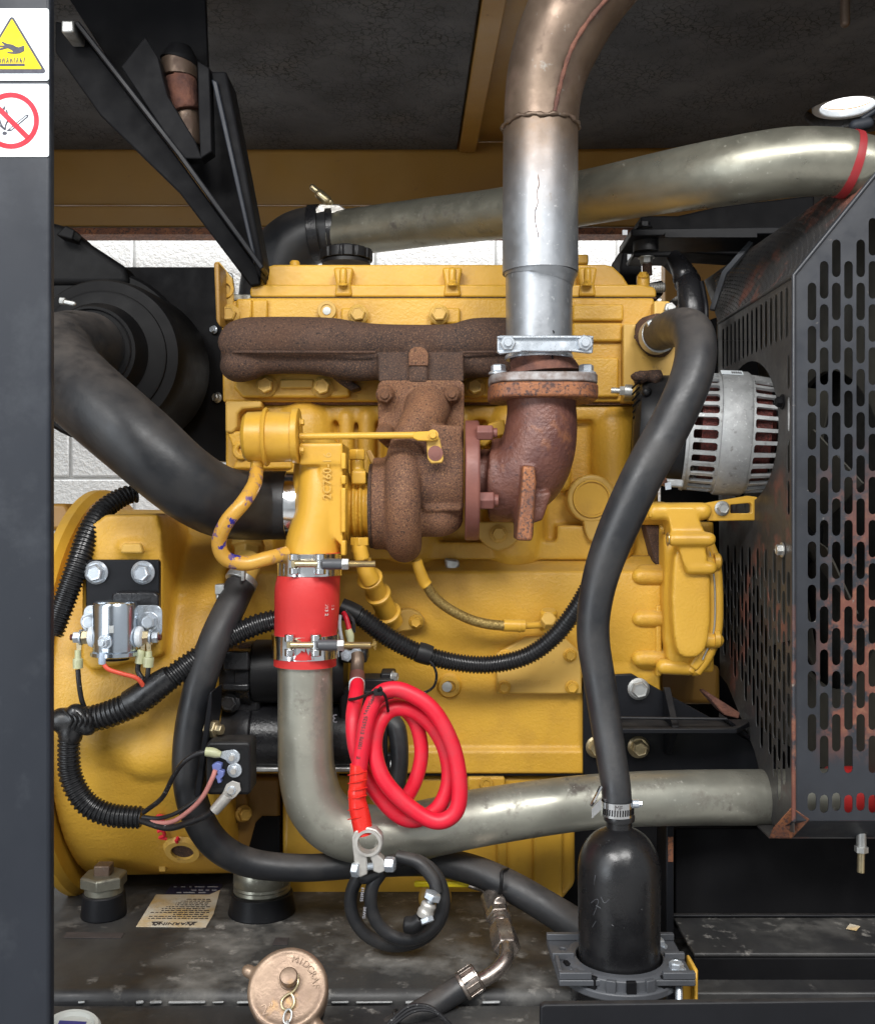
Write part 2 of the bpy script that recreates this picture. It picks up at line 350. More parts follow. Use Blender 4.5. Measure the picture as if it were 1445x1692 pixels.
# ---------------------------------------------------------------- shared hex bolts
_bolt = {}
def bolt_mesh(kind, m):
    k = (kind, m.name)
    if k in _bolt: return _bolt[k]
    bm = B()
    if kind == 'flange':
        lathe(bm, [(0, 1), (.16, 1), (.30, .82)], Vector(), (0, 0, 1), 20)
        lathe(bm, [(.28, .76), (.86, .76), (.97, .64), (.95, .52), (.90, .5)], Vector(), (0, 0, 1), 6)
    elif kind == 'washer':
        lathe(bm, [(0, 1), (.12, 1), (.14, .96)], Vector(), (0, 0, 1), 24)
        lathe(bm, [(.12, .74), (.70, .74), (.80, .62)], Vector(), (0, 0, 1), 6)
        lathe(bm, [(.78, .60), (.83, .58), (.84, .42), (.81, .4)], Vector(), (0, 0, 1), 18)
    elif kind == 'nut':
        lathe(bm, [(0, .98), (.70, .98), (.80, .86)], Vector(), (0, 0, 1), 6)
        lathe(bm, [(.5, .52), (1.15, .52), (1.2, .46)], Vector(), (0, 0, 1), 14)
    elif kind == 'plug':
        lathe(bm, [(0, 1), (.35, 1), (.45, .9), (.45, .55), (.3, .5)], Vector(), (0, 0, 1), 20)
    bmesh.ops.recalc_face_normals(bm, faces=bm.faces)
    me = bpy.data.meshes.new('bolt'); bm.to_mesh(me); bm.free()
    for p in me.polygons: p.use_smooth = True
    me.set_sharp_from_angle(angle=math.radians(25)); me.materials.append(m)
    _bolt[k] = me; return me
def bolt(parent, pos, r, m, kind='flange', d=(0, -1, 0), name='bolt', spin=None):
    o = bpy.data.objects.new(name, bolt_mesh(kind, m)); col.objects.link(o)
    q = Vector((0, 0, 1)).rotation_difference(Vector(d).normalized())
    sp = Matrix.Rotation(random.random()*6 if spin is None else spin, 4, 'Z')
    o.rotation_euler = (q.to_matrix().to_4x4() @ sp).to_euler(); o.scale = (r, r, r); o.location = pos
    if parent: attach(o, parent)
    return o
def text(s, size, m, Mw, name, parent, ext=.0003, align='CENTER', sx=1.0):
    c = bpy.data.curves.new('t', 'FONT'); c.body = s; c.size = size; c.extrude = ext; c.align_x = align; c.align_y = 'CENTER'; c.resolution_u = 3
    t = bpy.data.objects.new('t', c); col.objects.link(t)
    bpy.context.view_layer.update()
    me = bpy.data.meshes.new_from_object(t.evaluated_get(bpy.context.evaluated_depsgraph_get()))
    bpy.data.objects.remove(t); bpy.data.curves.remove(c)
    bm = B(); bm.from_mesh(me); bpy.data.meshes.remove(me)
    bmesh.ops.scale(bm, vec=(sx, 1, 1), verts=bm.verts)
    bmesh.ops.transform(bm, matrix=Mw, verts=bm.verts)
    return obj(name, bm, m, parent)
def basis(org, u, v):
    u = Vector(u).normalized(); v = Vector(v).normalized(); n = u.cross(v)
    return Matrix(((u.x, v.x, n.x, org.x), (u.y, v.y, n.y, org.y), (u.z, v.z, n.z, org.z), (0, 0, 0, 1)))
FRONT = lambda p: basis(p, (1, 0, 0), (0, 0, 1))     # text facing the viewer's side (-Y)
# ================================================================ workshop wall and floor
WY = 1.72
bm = B(); box(bm, (-3.2, WY+.006, -1.25), (3.2, WY+.12, 2.4)); wall = obj('wall', bm, M['mortar']); wall['kind'] = 'structure'
bm = B(); box(bm, (-6, -6, -1.30), (6, WY+.12, -1.25)); fl = obj('floor', bm, M['floor']); fl['kind'] = 'structure'
me_b = None
bw, bh = .40, .20
for row in range(-3, 5):
    zc = P(0, 790, WY).z+bh*(row+.5)
    off = P(222, 0, WY).x if row % 2 == 1 else P(117, 0, WY).x
    for k in range(-3, 6):
        xc = off+bw*(k+.5)
        if xc < -1.6 or xc > 1.1: continue
        if me_b is None:
            bm = B(); box(bm, (xc-bw/2+.004, WY-.006, zc-bh/2+.004), (xc+bw/2-.004, WY+.05, zc+bh/2-.004))
            o = obj('block', bm, M['white'], wall, bevel=.006, bseg=2); me_b = o.data
        else:
            o = bpy.data.objects.new('block', me_b); col.objects.link(o); o.location = (xc, WY+.022, zc)
            m = o.modifiers.new('bevel', 'BEVEL'); m.width = .006; m.segments = 2
            attach(o, wall)

# ================================================================ enclosure: roof, header, post
enc = thing('generator_enclosure', 'yellow steel canopy over the engine with cracked black foam lining and dark corner post', 'enclosure', (0, .3, -1.2))
ZR = P(0, 248, 1.0).z
X1 = P(755, 250, 1.0).x; X1f = X1+.051
bm = B(); prism(bm, [Vector((-1.5, -.5, ZR)), Vector((X1f, -.5, ZR)), Vector((X1, 1.0, ZR)), Vector((-1.5, 1.0, ZR))], (0, 0, .028))
obj('foam_panel', bm, M['foam'], enc, bevel=.004)
# beam between the foam panels: a bright lower flange and a dark recess
bx0, bx1 = X1+.004, P(786, 250, 1.0).x
bm = B(); prism(bm, [Vector((bx0+.051, -.5, ZR-.006)), Vector((bx1+.051, -.5, ZR-.006)), Vector((bx1, 1.0, ZR-.006)), Vector((bx0, 1.0, ZR-.006))], (0, 0, .036))
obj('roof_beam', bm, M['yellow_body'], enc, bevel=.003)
# roof sheet and right-hand foam, both cut for the filler hole
hY = .745; hX = P(1399, 0, hY).x; hr = .068
def foam_edge():
    pts = []
    xa = P(835, 0, 1.0).x
    pts += [(xa+.051, -.5), (1.5, -.5), (1.5, .90)]
    for i in range(9): pts.append((1.25-i*.05, .80+.03*math.sin(i*2.1)+i*.018))
    pts += [(.60, .985), (xa, 1.0)]
    return pts
bm = B(); plate(bm, foam_edge(), [circ(hX, hY, hr+.03, 28)], lambda u, v, w_: Vector((u, v, ZR+w_)), .028)
obj('foam_panel', bm, M['foam'], enc)
bm = B(); plate(bm, [(-1.5, -.55), (1.5, -.55), (1.5, 1.06), (-1.5, 1.06)], [circ(hX, hY, hr, 28)], lambda u, v, w_: Vector((u, v, ZR+.031+w_)), .003)
obj('roof_sheet', bm, M['yellow_body'], enc)
bm = B(); plate(bm, circ(hX, hY, hr+.012, 36), [circ(hX, hY, hr-.006, 36)], lambda u, v, w_: Vector((u, v, ZR+.012+w_)), .018)
obj('filler_ring', bm, M['nylon'], enc, bevel=.003)
# hanging drain rod
bm = B(); a = P(1395, 38, .1); capsule(bm, a, Vector((a.x, a.y, ZR+.02)), S(8, .1), 12); obj('drain_rod', bm, M['heat'], enc)
# rear header with lip
bm = B(); a = P(-250, 338, 1.02); b_ = P(1900, 225, 1.02)
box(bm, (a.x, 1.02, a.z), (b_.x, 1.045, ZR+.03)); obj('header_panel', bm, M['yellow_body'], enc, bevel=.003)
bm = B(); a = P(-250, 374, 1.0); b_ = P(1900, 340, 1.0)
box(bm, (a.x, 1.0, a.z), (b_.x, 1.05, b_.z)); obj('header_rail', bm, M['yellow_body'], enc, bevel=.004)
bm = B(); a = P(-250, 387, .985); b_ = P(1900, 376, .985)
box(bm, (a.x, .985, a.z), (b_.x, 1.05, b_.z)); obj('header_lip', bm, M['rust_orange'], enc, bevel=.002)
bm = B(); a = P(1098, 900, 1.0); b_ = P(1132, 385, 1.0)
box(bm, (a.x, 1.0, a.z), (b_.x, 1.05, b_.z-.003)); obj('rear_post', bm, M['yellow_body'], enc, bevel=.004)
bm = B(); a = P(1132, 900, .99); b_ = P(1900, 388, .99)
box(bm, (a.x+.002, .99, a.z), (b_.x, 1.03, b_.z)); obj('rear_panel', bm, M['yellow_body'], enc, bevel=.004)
# corner post at the near side
bm = B(); a = P(-150, 1900, -.6); b_ = P(83, -300, -.6)
box(bm, (a.x, -.6, a.z), (b_.x, -.585, b_.z)); obj('corner_post', bm, M['post'], enc, bevel=.004, bseg=3)
# long frame members beyond the frame edge that carry the roof
bm = B(); box(bm, (-1.5, -.55, -1.2), (-1.46, 1.05, ZR)); obj('end_panel', bm, M['yellow_body'], enc)
bm = B(); box(bm, (1.46, -.55, -1.2), (1.5, 1.05, ZR)); obj('end_panel', bm, M['yellow_body'], enc)

# ---------------- stickers on the post
YS = -.6012
def flat(name, poly, Y, m, parent, th=.0005, holes=()):
    bm = B(); plate(bm, poly, [list(h) for h in holes], lambda u, v, w_: P(u, v, Y)+Vector((0, w_, 0)), th); return obj(name, bm, m, parent)
def rtri(ax, ay, hw, h, r):
    """upward triangle with rounded corners"""
    pts = [(ax, ay), (ax+hw, ay+h), (ax-hw, ay+h)]; cx, cy = ax, ay+h*2/3; out = []
    for i, (x, y) in enumerate(pts):
        dx, dy = cx-x, cy-y; l = math.hypot(dx, dy); ox, oy = x+dx/l*r*2, y+dy/l*r*2
        a = math.atan2(-dy, -dx)
        for k in range(-4, 5): out.append((ox+r*math.cos(a+k*PI/12), oy+r*math.sin(a+k*PI/12)))
    return out
s1 = thing('warning_sign', 'white hot surface sticker with a yellow triangle and hand on the dark post', 'sign', P(10, 74, YS), 'safety stickers on the dark post')
pl1 = flat('sign_plate', rrect(-70, 14, 81, 133, 4), YS, M['sticker'], s1, .001)
T = rtri(20, 24, 58, 97, 4.2)
flat('triangle_border', T, YS-.0004, M['sign_black'], pl1)
flat('triangle_field', rtri(20, 31, 49.5, 83, 1.2), YS-.0008, M['sign_yellow'], pl1)
hand = [(-14, 74), (2, 75), (8, 75), (3, 70), (4, 68.5), (12, 72), (21, 73.5), (27, 77), (31, 78), (40, 75), (40.5, 84), (33, 88), (24, 89), (12, 87.5), (13, 85.5), (22, 86), (20, 83), (13, 79.5), (0, 83), (-14, 86), (-14, 83), (0, 80), (8, 77.6), (-14, 77)]
flat('hand_mark', hand, YS-.0012, M['sign_black'], pl1)
flat('heat_bar', [(-22, 105), (41, 105), (41, 109), (-22, 109)], YS-.0012, M['sign_black'], pl1)
bm = B()
for i in range(20):
    x = -22+i*3.2; h = 3+6*abs(math.sin(i*1.9)); d = 1.2*math.sin(i*2.7)
    plate(bm, [(x, 103.5), (x+1.5, 103.5), (x+1.5+d, 103.5-h), (x+d, 103.5-h)], [], lambda u, v, w_: P(u, v, YS-.0012)+Vector((0, w_, 0)), .0005)
obj('heat_marks', bm, M['sign_black'], pl1)
s2 = thing('prohibition_sign', 'white sticker with red crossed out burning match on the dark post', 'sign', P(10, 200, YS), 'safety stickers on the dark post')
pl2 = flat('sign_plate', rrect(-70, 138.5, 81, 259, 4), YS, M['sticker'], s2, .001)
bm = B(); tube(bm, [(-12, 172, YS-.0004), (-4, 186, YS-.0004), (2, 205, YS-.0004), (9, 214, YS-.0004)], 4, 6, 1.3)
tube(bm, [(9, 214, YS-.0004), (10, 206, YS-.0004), (14, 196, YS-.0004), (11, 182, YS-.0004)], 4, 6, 1.1)
tube(bm, [(-16, 196, YS-.0004), (-4, 204, YS-.0004), (8, 214, YS-.0004)], 4, 6, 1.1)
obj('flame_mark', bm, M['sign_black'], pl2)
flat('flame_tongue', [(3, 181), (9, 174), (8.5, 180), (6, 183), (8, 186), (2, 186)], YS-.0004, M['sign_black'], pl2)
flat('match_head', circ(8, 220, 4, 12, 3), YS-.0004, M['sign_black'], pl2)
flat('match_stick', [(11, 216), (44, 189), (47.5, 189.5), (47, 193), (19, 216), (14, 217)], YS-.0004, M['sign_black'], pl2, holes=[[(17, 212.4), (43.5, 191), (45.5, 191.6), (18.5, 214.4)]])
flat('red_ring', circ(18, 199, 46.5, 48), YS-.0008, M['sign_red'], pl2, holes=[circ(18, 199, 38.5, 48)])
c45 = math.cos(PI/4); r_ = 40
flat('red_bar', [(18-r_*c45+3, 199-r_*c45-3), (18+r_*c45+3, 199+r_*c45-3), (18+r_*c45-3, 199+r_*c45+3), (18-r_*c45-3, 199-r_*c45+3)], YS-.0012, M['sign_red'], pl2)

# ================================================================ black lifting bracket under the roof
br = thing('lifting_bracket', 'black welded angle strut and gusset running down from the canopy roof', 'bracket', P(425, 470, .25))
def strip(name, a, b, wd, th, m, parent, up=(0, 0, 1), bevel=.002):
    a = Vector(a); b = Vector(b); d = (b-a).normalized(); u = d.cross(Vector((0, 1, 0))).normalized(); v = Vector((0, 1, 0))
    bm = B(); prism(bm, [a-u*wd/2, a+u*wd/2, b+u*wd/2, b-u*wd/2], v*th); return obj(name, bm, m, parent, bevel=bevel)
bm = B(); slab(bm, [(91, 34), (125, 42), (292, 258), (428, 445), (430, 470), (414, 473), (296, 318), (165, 190), (91, 85)], .02, .032); obj('diagonal_strut', bm, M['black_matt'], br, bevel=.003)
bm = B(); slab(bm, [(120, 36), (127, 44), (292, 256), (430, 446), (436, 440), (300, 252), (130, 34)], -.035, .019); obj('strut_flange', bm, M['black'], br, bevel=.002)
bm = B(); slab(bm, [(101, 33), (122, 33), (122, 53), (101, 53)], -.04, .015); obj('weld_tab', bm, M['zinc_dull'], br, bevel=.003)
bm = B(); slab(bm, [(290, -40), (338, -40), (344, 110), (352, 120), (432, 440), (424, 450), (300, 262), (180, 100), (90, -40)], .06, .072); obj('gusset_plate', bm, M['black_matt'], br, bevel=.002)
bm = B(); slab(bm, [(346, 117), (374, 117), (434, 430), (430, 460), (421, 440)], -.02, .059); obj('upright_angle', bm, M['black_matt'], br, bevel=.004)
bm = B(); slab(bm, [(349, 130), (359, 134), (424, 428), (419, 436)], -.028, -.021); obj('weld_bead', bm, M['post'], br, bevel=.002)
bm = B(); slab(bm, [(240, 60), (262, 95), (270, 130), (277, 158), (300, 196), (322, 232), (334, 262), (300, 262), (200, 110)], -.03, .0); obj('gusset_rib', bm, M['black_matt'], br, bevel=.002)
bm = B(); slab(bm, [(326, 100), (346, 112), (350, 250), (331, 262), (328, 180)], -.03, .0); obj('gusset_rib', bm, M['black_matt'], br, bevel=.002)
# rusty pipe end with rag beside the gusset
pb = thing('breather_pipe', 'rust stained pipe end hanging beside the black gusset under the roof', 'pipe', P(296, 100, .04))
bm = B(); tube(bm, [(298, 78, .03, 18), (297, 98, .03, 30), (296, 104, .03, 31)], 3, 20); obj('pipe_collar', bm, M['black_matt'], pb)
bm = B(); tube(bm, [(296, 102, .03, 29), (296, 130, .03, 30)], 3, 20); obj('pipe_socket', bm, M['heat'], pb)
bm = B(); tube(bm, [(296, 130, .03, 28), (300, 150, .03, 27), (303, 172, .03, 26), (306, 186, .03, 24)], 4, 18); obj('rusty_stub', bm, M['rust_flake'], pb, vox=.004, sm=1)
bm = B(); tube(bm, [(306, 184, .04, 24), (309, 212, .04, 24), (312, 244, .04, 23)], 4, 18); obj('mortar_smear', bm, M['heat'], pb, vox=.004, sm=1)

# ================================================================ fuel tank and base frame
ZT = P(0, 1475, 0).z
tank = thing('fuel_tank', 'dirty black steel base tank under the engine with pale weld line', 'fuel tank', (0, -.3, ZT-.1))
yf = ZT*-1700/(1640-846)-CAMD
bm = B(); box(bm, (-.95, yf, ZT-.16), (P(938, 0, -.2).x, .55, ZT)); obj('tank_body', bm, M['tank'], tank, bevel=.012, bseg=4)
bm = B(); box(bm, (-.95, -.62, ZT-.2), (.55, yf-.002, ZT-.014)); obj('front_ledge', bm, M['tank'], tank, bevel=.006)
bm = B()
x = -.66
while x < .2:
    x += random.choice((.012, .02, .035, .07)); L_ = random.choice((.006, .012, .02, .03, .045))
    capsule(bm, Vector((x, yf-.004, ZT-.011)), Vector((x+L_, yf-.004, ZT-.0105)), random.uniform(.0012, .0024), 8); x += L_
o = obj('weld_bead', bm, M['alum'], tank); o['kind'] = 'stuff'
def on_z(px, py, z):
    d = -z*1700/(py-CY); return Vector(((px-CX)*d/1700, d-CAMD, z))
# tank labels
zl = ZT+.0012
def lay(name, pix, m, parent, z=zl, th=.0006):
    bm = B(); prism(bm, [on_z(x, y, z) for x, y in pix], (0, 0, -th)); return obj(name, bm, m, parent)
lab = thing('warning_label', 'yellowed upside down WARNING paper label peeling on the black tank', 'label', on_z(295, 1500, zl))
sheet = lay('label_sheet', [(225, 1531), (340, 1532), (353, 1510), (364, 1470), (346, 1478), (258, 1478)], M['paper'], lab)
bm = B(); random.seed(3)
o0 = on_z(345, 1524, zl+.0006); ox = (on_z(240, 1524, zl)-o0); oy = (on_z(352, 1482, zl)-o0)
for ln in range(11):
    t = .13+ln*.075; x = .02+.05*random.random()*(ln % 3)
    end = random.choice((.88, .97, .8, .6))
    while x < end:
        L_ = random.uniform(.03, .09); a = o0+oy*t+ox*x; b_ = o0+oy*t+ox*min(x+L_, end)
        prism(bm, [a, b_, b_+oy*.032, a+oy*.032], (0, 0, .0002)); x += L_+.018
obj('small_print', bm, M['ink'], sheet)
Mw = basis(on_z(287, 1527, zl+.0007), -ox.normalized()*-1, (oy-ox*(oy.dot(ox)/ox.length_squared)).normalized())
text('WARNING', .0135, M['ink'], basis(on_z(287, 1526, zl+.0007), (-1, 0, 0), (0, -1, 0)), 'warning_heading', sheet)
for px in (258, 316):
    c = on_z(px, 1526, zl+.0006); r_ = .0085
    bm = B(); plate(bm, [(-r_, r_*.8), (r_, r_*.8), (0, -r_)], [[(-r_*.55, r_*.55), (r_*.55, r_*.55), (0, -r_*.55)]], lambda u, v, w_: c+Vector((u, v, w_)), .0003); obj('alert_triangle', bm, M['ink'], sheet)
lb2 = thing('tank_label', 'dark navy label with faint pale print behind the yellowed warning paper', 'label', on_z(320, 1470, zl))
lay('label_sheet', [(272, 1479), (283, 1460), (368, 1460), (360, 1479)], M['navy'], lb2, zl-.0003)
bm = B()
for yy, xs in ((1464.5, ((287, 292), (299, 306), (313, 317), (322, 338), (343, 360))), (1470, ((316, 325), (328, 336), (340, 346), (350, 358))), (1474, ((292, 300), (303, 322), (328, 340)))):
    for a, b_ in xs: prism(bm, [on_z(a, yy, zl+.0003), on_z(b_, yy, zl+.0003), on_z(b_, yy+1.6, zl+.0003), on_z(a, yy+1.6, zl+.0003)], (0, 0, .0002))
obj('pale_print', bm, M['pale_ink'], lb2)
lb3 = tag(lay('return_label', [(106, 1549), (110, 1540), (206, 1541), (200, 1550)], M['ink'], None), 'scuffed narrow black strip label lying on the tank near the hex plug', 'label')
lay('corner_label', [(450, 1561), (455, 1549), (478, 1549), (474, 1561)], M['ink'], tank)

# hex plug on the tank
pl = thing('tank_plug', 'greenish hexagon plug with square head in a black tank socket', 'plug', on_z(172, 1512, ZT))
def lz(px, py, z=ZT): return on_z(px, py, z)
c0 = lz(172, 1512); k = (c0.y+CAMD)/1700
bm = B(); lathe(bm, [(0, 37*k), (38*k, 34*k)], c0, (0, 0, 1), 28); obj('socket', bm, M['black'], pl, bevel=.002)
bm = B(); lathe(bm, [(38*k, 31*k), (50*k, 31*k)], c0, (0, 0, 1), 24); lathe(bm, [(50*k, 38*k), (66*k, 38*k), (69*k, 35*k)], c0, (0, 0, 1), 6); obj('hex_flange', bm, M['chromate_dark'], pl, bevel=.001)
bm = B(); q = c0+Vector((0, 0, 69*k)); box(bm, (q.x-13*k, q.y-13*k, q.z-.002), (q.x+13*k, q.y+13*k, q.z+16*k)); obj('square_head', bm, M['heat'], pl, bevel=.002)
# round filler neck half hidden by the hose
fn = thing('tank_neck', 'round tank neck with tarnished ring cap below the curved black hose', 'tank neck', on_z(432, 1505, ZT))
c0 = lz(433, 1506); k = (c0.y+CAMD)/1700
bm = B(); lathe(bm, [(0, 56*k), (8*k, 54*k), (34*k, 50*k)], c0, (0, 0, 1), 36); obj('socket', bm, M['black'], fn, bevel=.002)
bm = B(); lathe(bm, [(33*k, 44*k), (37*k, 47*k), (42*k, 46*k), (44*k, 47*k), (48*k, 46*k), (50*k, 47*k), (74*k, 46*k), (78*k, 43*k)], c0, (0, 0, 1), 36); obj('ring_cap', bm, M['chromate_dark'], fn)

# cream cap at the lower edge
cc = thing('cream_cap', 'cream plastic cap with a small blue label on the tank beside the post', 'cap', on_z(120, 1700, ZT-.02))
c0 = on_z(118, 1712, ZT-.01); k = (c0.y+CAMD)/1700
bm = B(); lathe(bm, [(-.03, 48*k), (.004, 48*k), (.012, 46*k), (.016, 41*k), (.015, 36*k), (.011, 33*k), (.0105, .5*k)], c0, (.12, -.10, 1), 40); obj('cap_body', bm, M['cream'], cc)
bm = B(); lathe(bm, [(-.03, 64*k), (-.012, 62*k), (-.008, 55*k)], c0, (.12, -.10, 1), 40); obj('cap_skirt', bm, M['cream'], cc)
ax = Vector((.12, -.10, 1)).normalized(); u = Vector((1, .12, -.1)); u = (u-ax*u.dot(ax)).normalized(); v = ax.cross(u)
q = c0+ax*.0112
bm = B(); prism(bm, [q-u*24*k-v*12*k, q+u*20*k-v*12*k, q+u*20*k+v*16*k, q-u*24*k+v*16*k], ax*.0008); obj('blue_label', bm, mat('blue_label_print', (.045, .05, .26), None, 20, .4), cc)

# ---------------- base frame to the right
bf = thing('base_frame', 'black steel skid channel with dusty ledge below the fan guard', 'frame', (.7, -.1, -.8))
ZL = -(1575-846)*1.5/1700
bm = B(); box(bm, (P(1112, 0, -.07).x, -.2, ZL-.006), (1.4, -.064, ZL)); obj('channel_ledge', bm, M['tank'], bf, bevel=.002)
bm = B(); box(bm, (P(1112, 0, -.07).x, -.2, ZL-.30), (1.4, -.19, ZL-.007)); obj('channel_face', bm, M['black_matt'], bf, bevel=.002)
bm = B(); box(bm, (P(1112, 0, -.05).x, -.063, ZL-.02), (1.4, -.05, P(0, 1368, -.06).z)); obj('channel_web', bm, M['black_matt'], bf, bevel=.002)
bm = B(); box(bm, (P(1100, 0, -.1).x, -.0635, ZL+.001), (1.4, -.072, ZL+.006)); obj('weld_fillet', bm, M['black'], bf, bevel=.002)
bm = B(); pbox(bm, 1100, 1362, 1112.5, 1680, -.12, -.05); obj('web_stiffener', bm, M['black'], bf, bevel=.0015)
bm = B(); pbox(bm, 1103, 1383, 1111.5, 1424, -.1215, -.1203); obj('rust_patch', bm, M['rust_orange'], bf)
bm = B(); pbox(bm, 1140, 1640, 2000, 1700, -.24, -.05); obj('lower_ledge', bm, M['tank'], bf, bevel=.003)
bm = B(); slab(bm, [(892, 1664), (900, 1660), (1460, 1653), (1700, 1650), (1700, 1900), (890, 1900)], -.55, -.54); obj('front_plate', bm, M['black'], bf, bevel=.002)
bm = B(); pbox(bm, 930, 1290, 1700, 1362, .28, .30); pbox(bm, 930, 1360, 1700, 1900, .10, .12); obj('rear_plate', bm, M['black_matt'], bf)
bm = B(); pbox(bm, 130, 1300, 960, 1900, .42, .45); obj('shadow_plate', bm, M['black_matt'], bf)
bm = B(); pbox(bm, 1092, 560, 1640, 1330, .42, .43); obj('dark_backing', bm, M['black_matt'], bf)  # black sheet added to keep the gaps behind the guard dark
bm = B(); pbox(bm, 1186, 452, 1640, 562, .405, .415); obj('dark_backing', bm, M['black_matt'], bf)  # second added sheet, darkens the view through the upper louvres
for (x, y, s_) in ((1208, 1529, 1), (1365, 1500+31, 1.4)):
    pass
db = tag(obj('leaf_scrap', prism(B(), [on_z(1397, 1535, ZL+.002), on_z(1403, 1527, ZL+.004), on_z(1420, 1531, ZL+.006), on_z(1414, 1538, ZL+.002)], (0, 0, .0008)), M['paper']), 'pale dry leaf scrap lying on the black channel ledge', 'scrap')
# dust streak pads
bm = B(); c = P(1422, 1375, -.2); cyl(bm, c, c+Vector((0, 0, -.026)), S(8, -.2), 16); obj('drain_stud', bm, M['zinc_dull'], bf)
bm = B(); c = P(1422, 1394, -.2); lathe(bm, [(0, S(11, -.2)), (.008, S(11, -.2))], c+Vector((0, 0, -.004)), (0, 0, -1), 6); obj('stud_nut', bm, M['zinc_dull'], bf)
bm = B(); c = P(1422, 1392, -.2); cyl(bm, c, P(1421, 1441, -.2), S(6, -.2), 12); obj('threaded_rod', bm, M['zinc_yellow'], bf)
# ================================================================ diesel engine
eng = thing('diesel_engine', 'yellow painted four cylinder diesel engine block with valve cover and flywheel housing', 'engine', P(720, 1280, .1))
YL = M['yellow']
# ---- crankcase: a profile in (py, Y) swept along X
def swept(x0, x1, prof, Yback, n=1):
    bm = B()
    pts = [(y, Y) for y, Y in prof]
    ring0 = [P(x0, y, Y) for y, Y in pts]
    A = []; Bv = []
    xa = P(x0, 0, 0).x; xb = P(x1, 0, 0).x
    poly = [Vector((xa, p.y, p.z)) for p in ring0]+[Vector((xa, Yback, ring0[-1].z)), Vector((xa, Yback, ring0[0].z))]
    prism(bm, poly, (xb-xa, 0, 0)); return bm
bm = swept(372, 1090, [(918, .035), (926, .028), (944, -.012), (950, -.014), (1078, -.014), (1092, -.006), (1100, -.004), (1234, -.004), (1242, -.012), (1279, -.012)], .34)
obj('crankcase', bm, YL, eng, bevel=.004, bseg=3)
bm = swept(465, 1000, [(1281, .0), (1300, .002), (1500, .004)], .30)
# oil pan: rounded plate outline with body
bm = B(); slab(bm, [(466, 1282), (966, 1282), (966, 1308), (950, 1316), (950, 1462), (918, 1500), (900, 1503)]+[(500+20*math.cos(t)-16, 1482+22*math.sin(t)) for t in [PI/2+k*PI/16 for k in range(9)]]+[(466, 1470)], .004, .30)
obj('oil_pan', bm, M['yellow_smooth'], eng, bevel=.012, bseg=4)
for x0, x1 in ((820, 838), (880, 930)):
    bm = B(); pbox(bm, x0, 1330, x1, 1490, -.006, .01); obj('pan_rib', bm, M['yellow_smooth'], eng, bevel=.006, bseg=3)
bm = B(); pbox(bm, 772, 1284, 834, 1312, -.014, .02); obj('pan_boss', bm, YL, eng, bevel=.004)
bolt(eng, P(803, 1294, -.014), S(11), YL, 'plug')
# gasket line
bm = B(); pbox(bm, 560, 1278.6, 965, 1281.4, -.0085, .05); obj('pan_gasket', bm, M['black_matt'], eng)
# pieces of crankcase relief
bm = B()
for (x0, y0, x1, y1, Y0) in ((930, 950, 985, 1075, -.019), ):
    pass
for (x, y, r) in ((742, 1133, 18), (740, 1230, 17)):
    bm = B(); lathe(bm, [(0, S(r+3)), (.006, S(r)), (.010, S(r-1)), (.010, S(r-8)), (.006, S(r-9))], P(x, y, -.004), (0, -1, 0), 28); obj('core_plug', bm, YL, eng)
bm = B(); lathe(bm, [(0, S(9)), (.008, S(8)), (.009, S(5))], P(738, 1134, -.008), (0, -1, 0), 18); obj('plug_cap', bm, M['cream'], eng)
# side cover plate with bolts and casting number
bm = B(); slab(bm, [(820, 1080), (868, 1052), (930, 1050), (960, 1080), (961, 1147), (820, 1147)], -.0235, -.002); obj('side_cover', bm, M['yellow_matt'], eng, bevel=.003)
for x, y in ((941, 1082), (944, 1135), (832, 1135), (834, 1084)): bolt(eng, P(x, y, -.0235), S(11.5), M['yellow_smooth'])
text('5EER6009', .016, M['yellow_matt'], FRONT(P(878, 1129, -.0236)), 'cast_number', eng, .0009)
# ---- upper block: bulged water jacket cast as one piece
bm = B()
pbox(bm, 372, 668, 1088, 925, .045, .36)
for x, r in ((505, 52), (680, 50), (850, 52), (1010, 40)): capsule(bm, P(x, 705, .052), P(x, 900, .052), S(r), 18)
for x, r in ((572, 13), (606, 15), (768, 12), (930, 14)): capsule(bm, P(x, 690, .03), P(x, 800, .03), S(r), 12)
pbox(bm, 380, 668, 1060, 694, .025, .08)
pbox(bm, 920, 868, 1000, 925, .018, .1)
pbox(bm, 560, 860, 700, 925, .02, .1)
pbox(bm, 700, 895, 920, 925, .02, .1)
obj('cylinder_block', bm, YL, eng, vox=.004, sm=5)
# frost plug ring with stem
bm = B(); slab(bm, circ(977, 824, 40, 40), .005, .06); slab(bm, [(962, 855), (990, 855), (994, 885), (984, 897), (972, 893), (966, 878)], .0055, .06)
obj('plug_boss', bm, M['yellow_matt'], eng, bevel=.004, bseg=3)
bm = B(); lathe(bm, [(0, S(32)), (.003, S(31)), (.003, S(28)), (-.003, S(27)), (-.003, .001)], P(977, 824, .0045), (0, -1, 0), 40); obj('frost_plug', bm, M['yellow_smooth'], eng)
# tab with bolt beneath the elbow
bm = B(); slab(bm, [(783, 862), (856, 862), (856, 893), (840, 906), (822, 911), (806, 905), (783, 883)], -.01, .02); obj('lower_tab', bm, M['yellow_matt'], eng, bevel=.003)
bolt(eng, P(823, 882, -.0105), S(15), M['yellow_matt'])
bm = B(); slab(bm, [(806, 700), (832, 692), (838, 718), (818, 722), (800, 740), (790, 735)], -.06, .03); obj('heat_tab', bm, M['yellow_smooth'], eng, bevel=.003)
# dings where paint has chipped
bm = B(); slab(bm, [(733, 922), (758, 925), (760, 935), (748, 948), (736, 940)], -.0, .02); obj('bare_patch', bm, M['zinc_dull'], eng, bevel=.004)
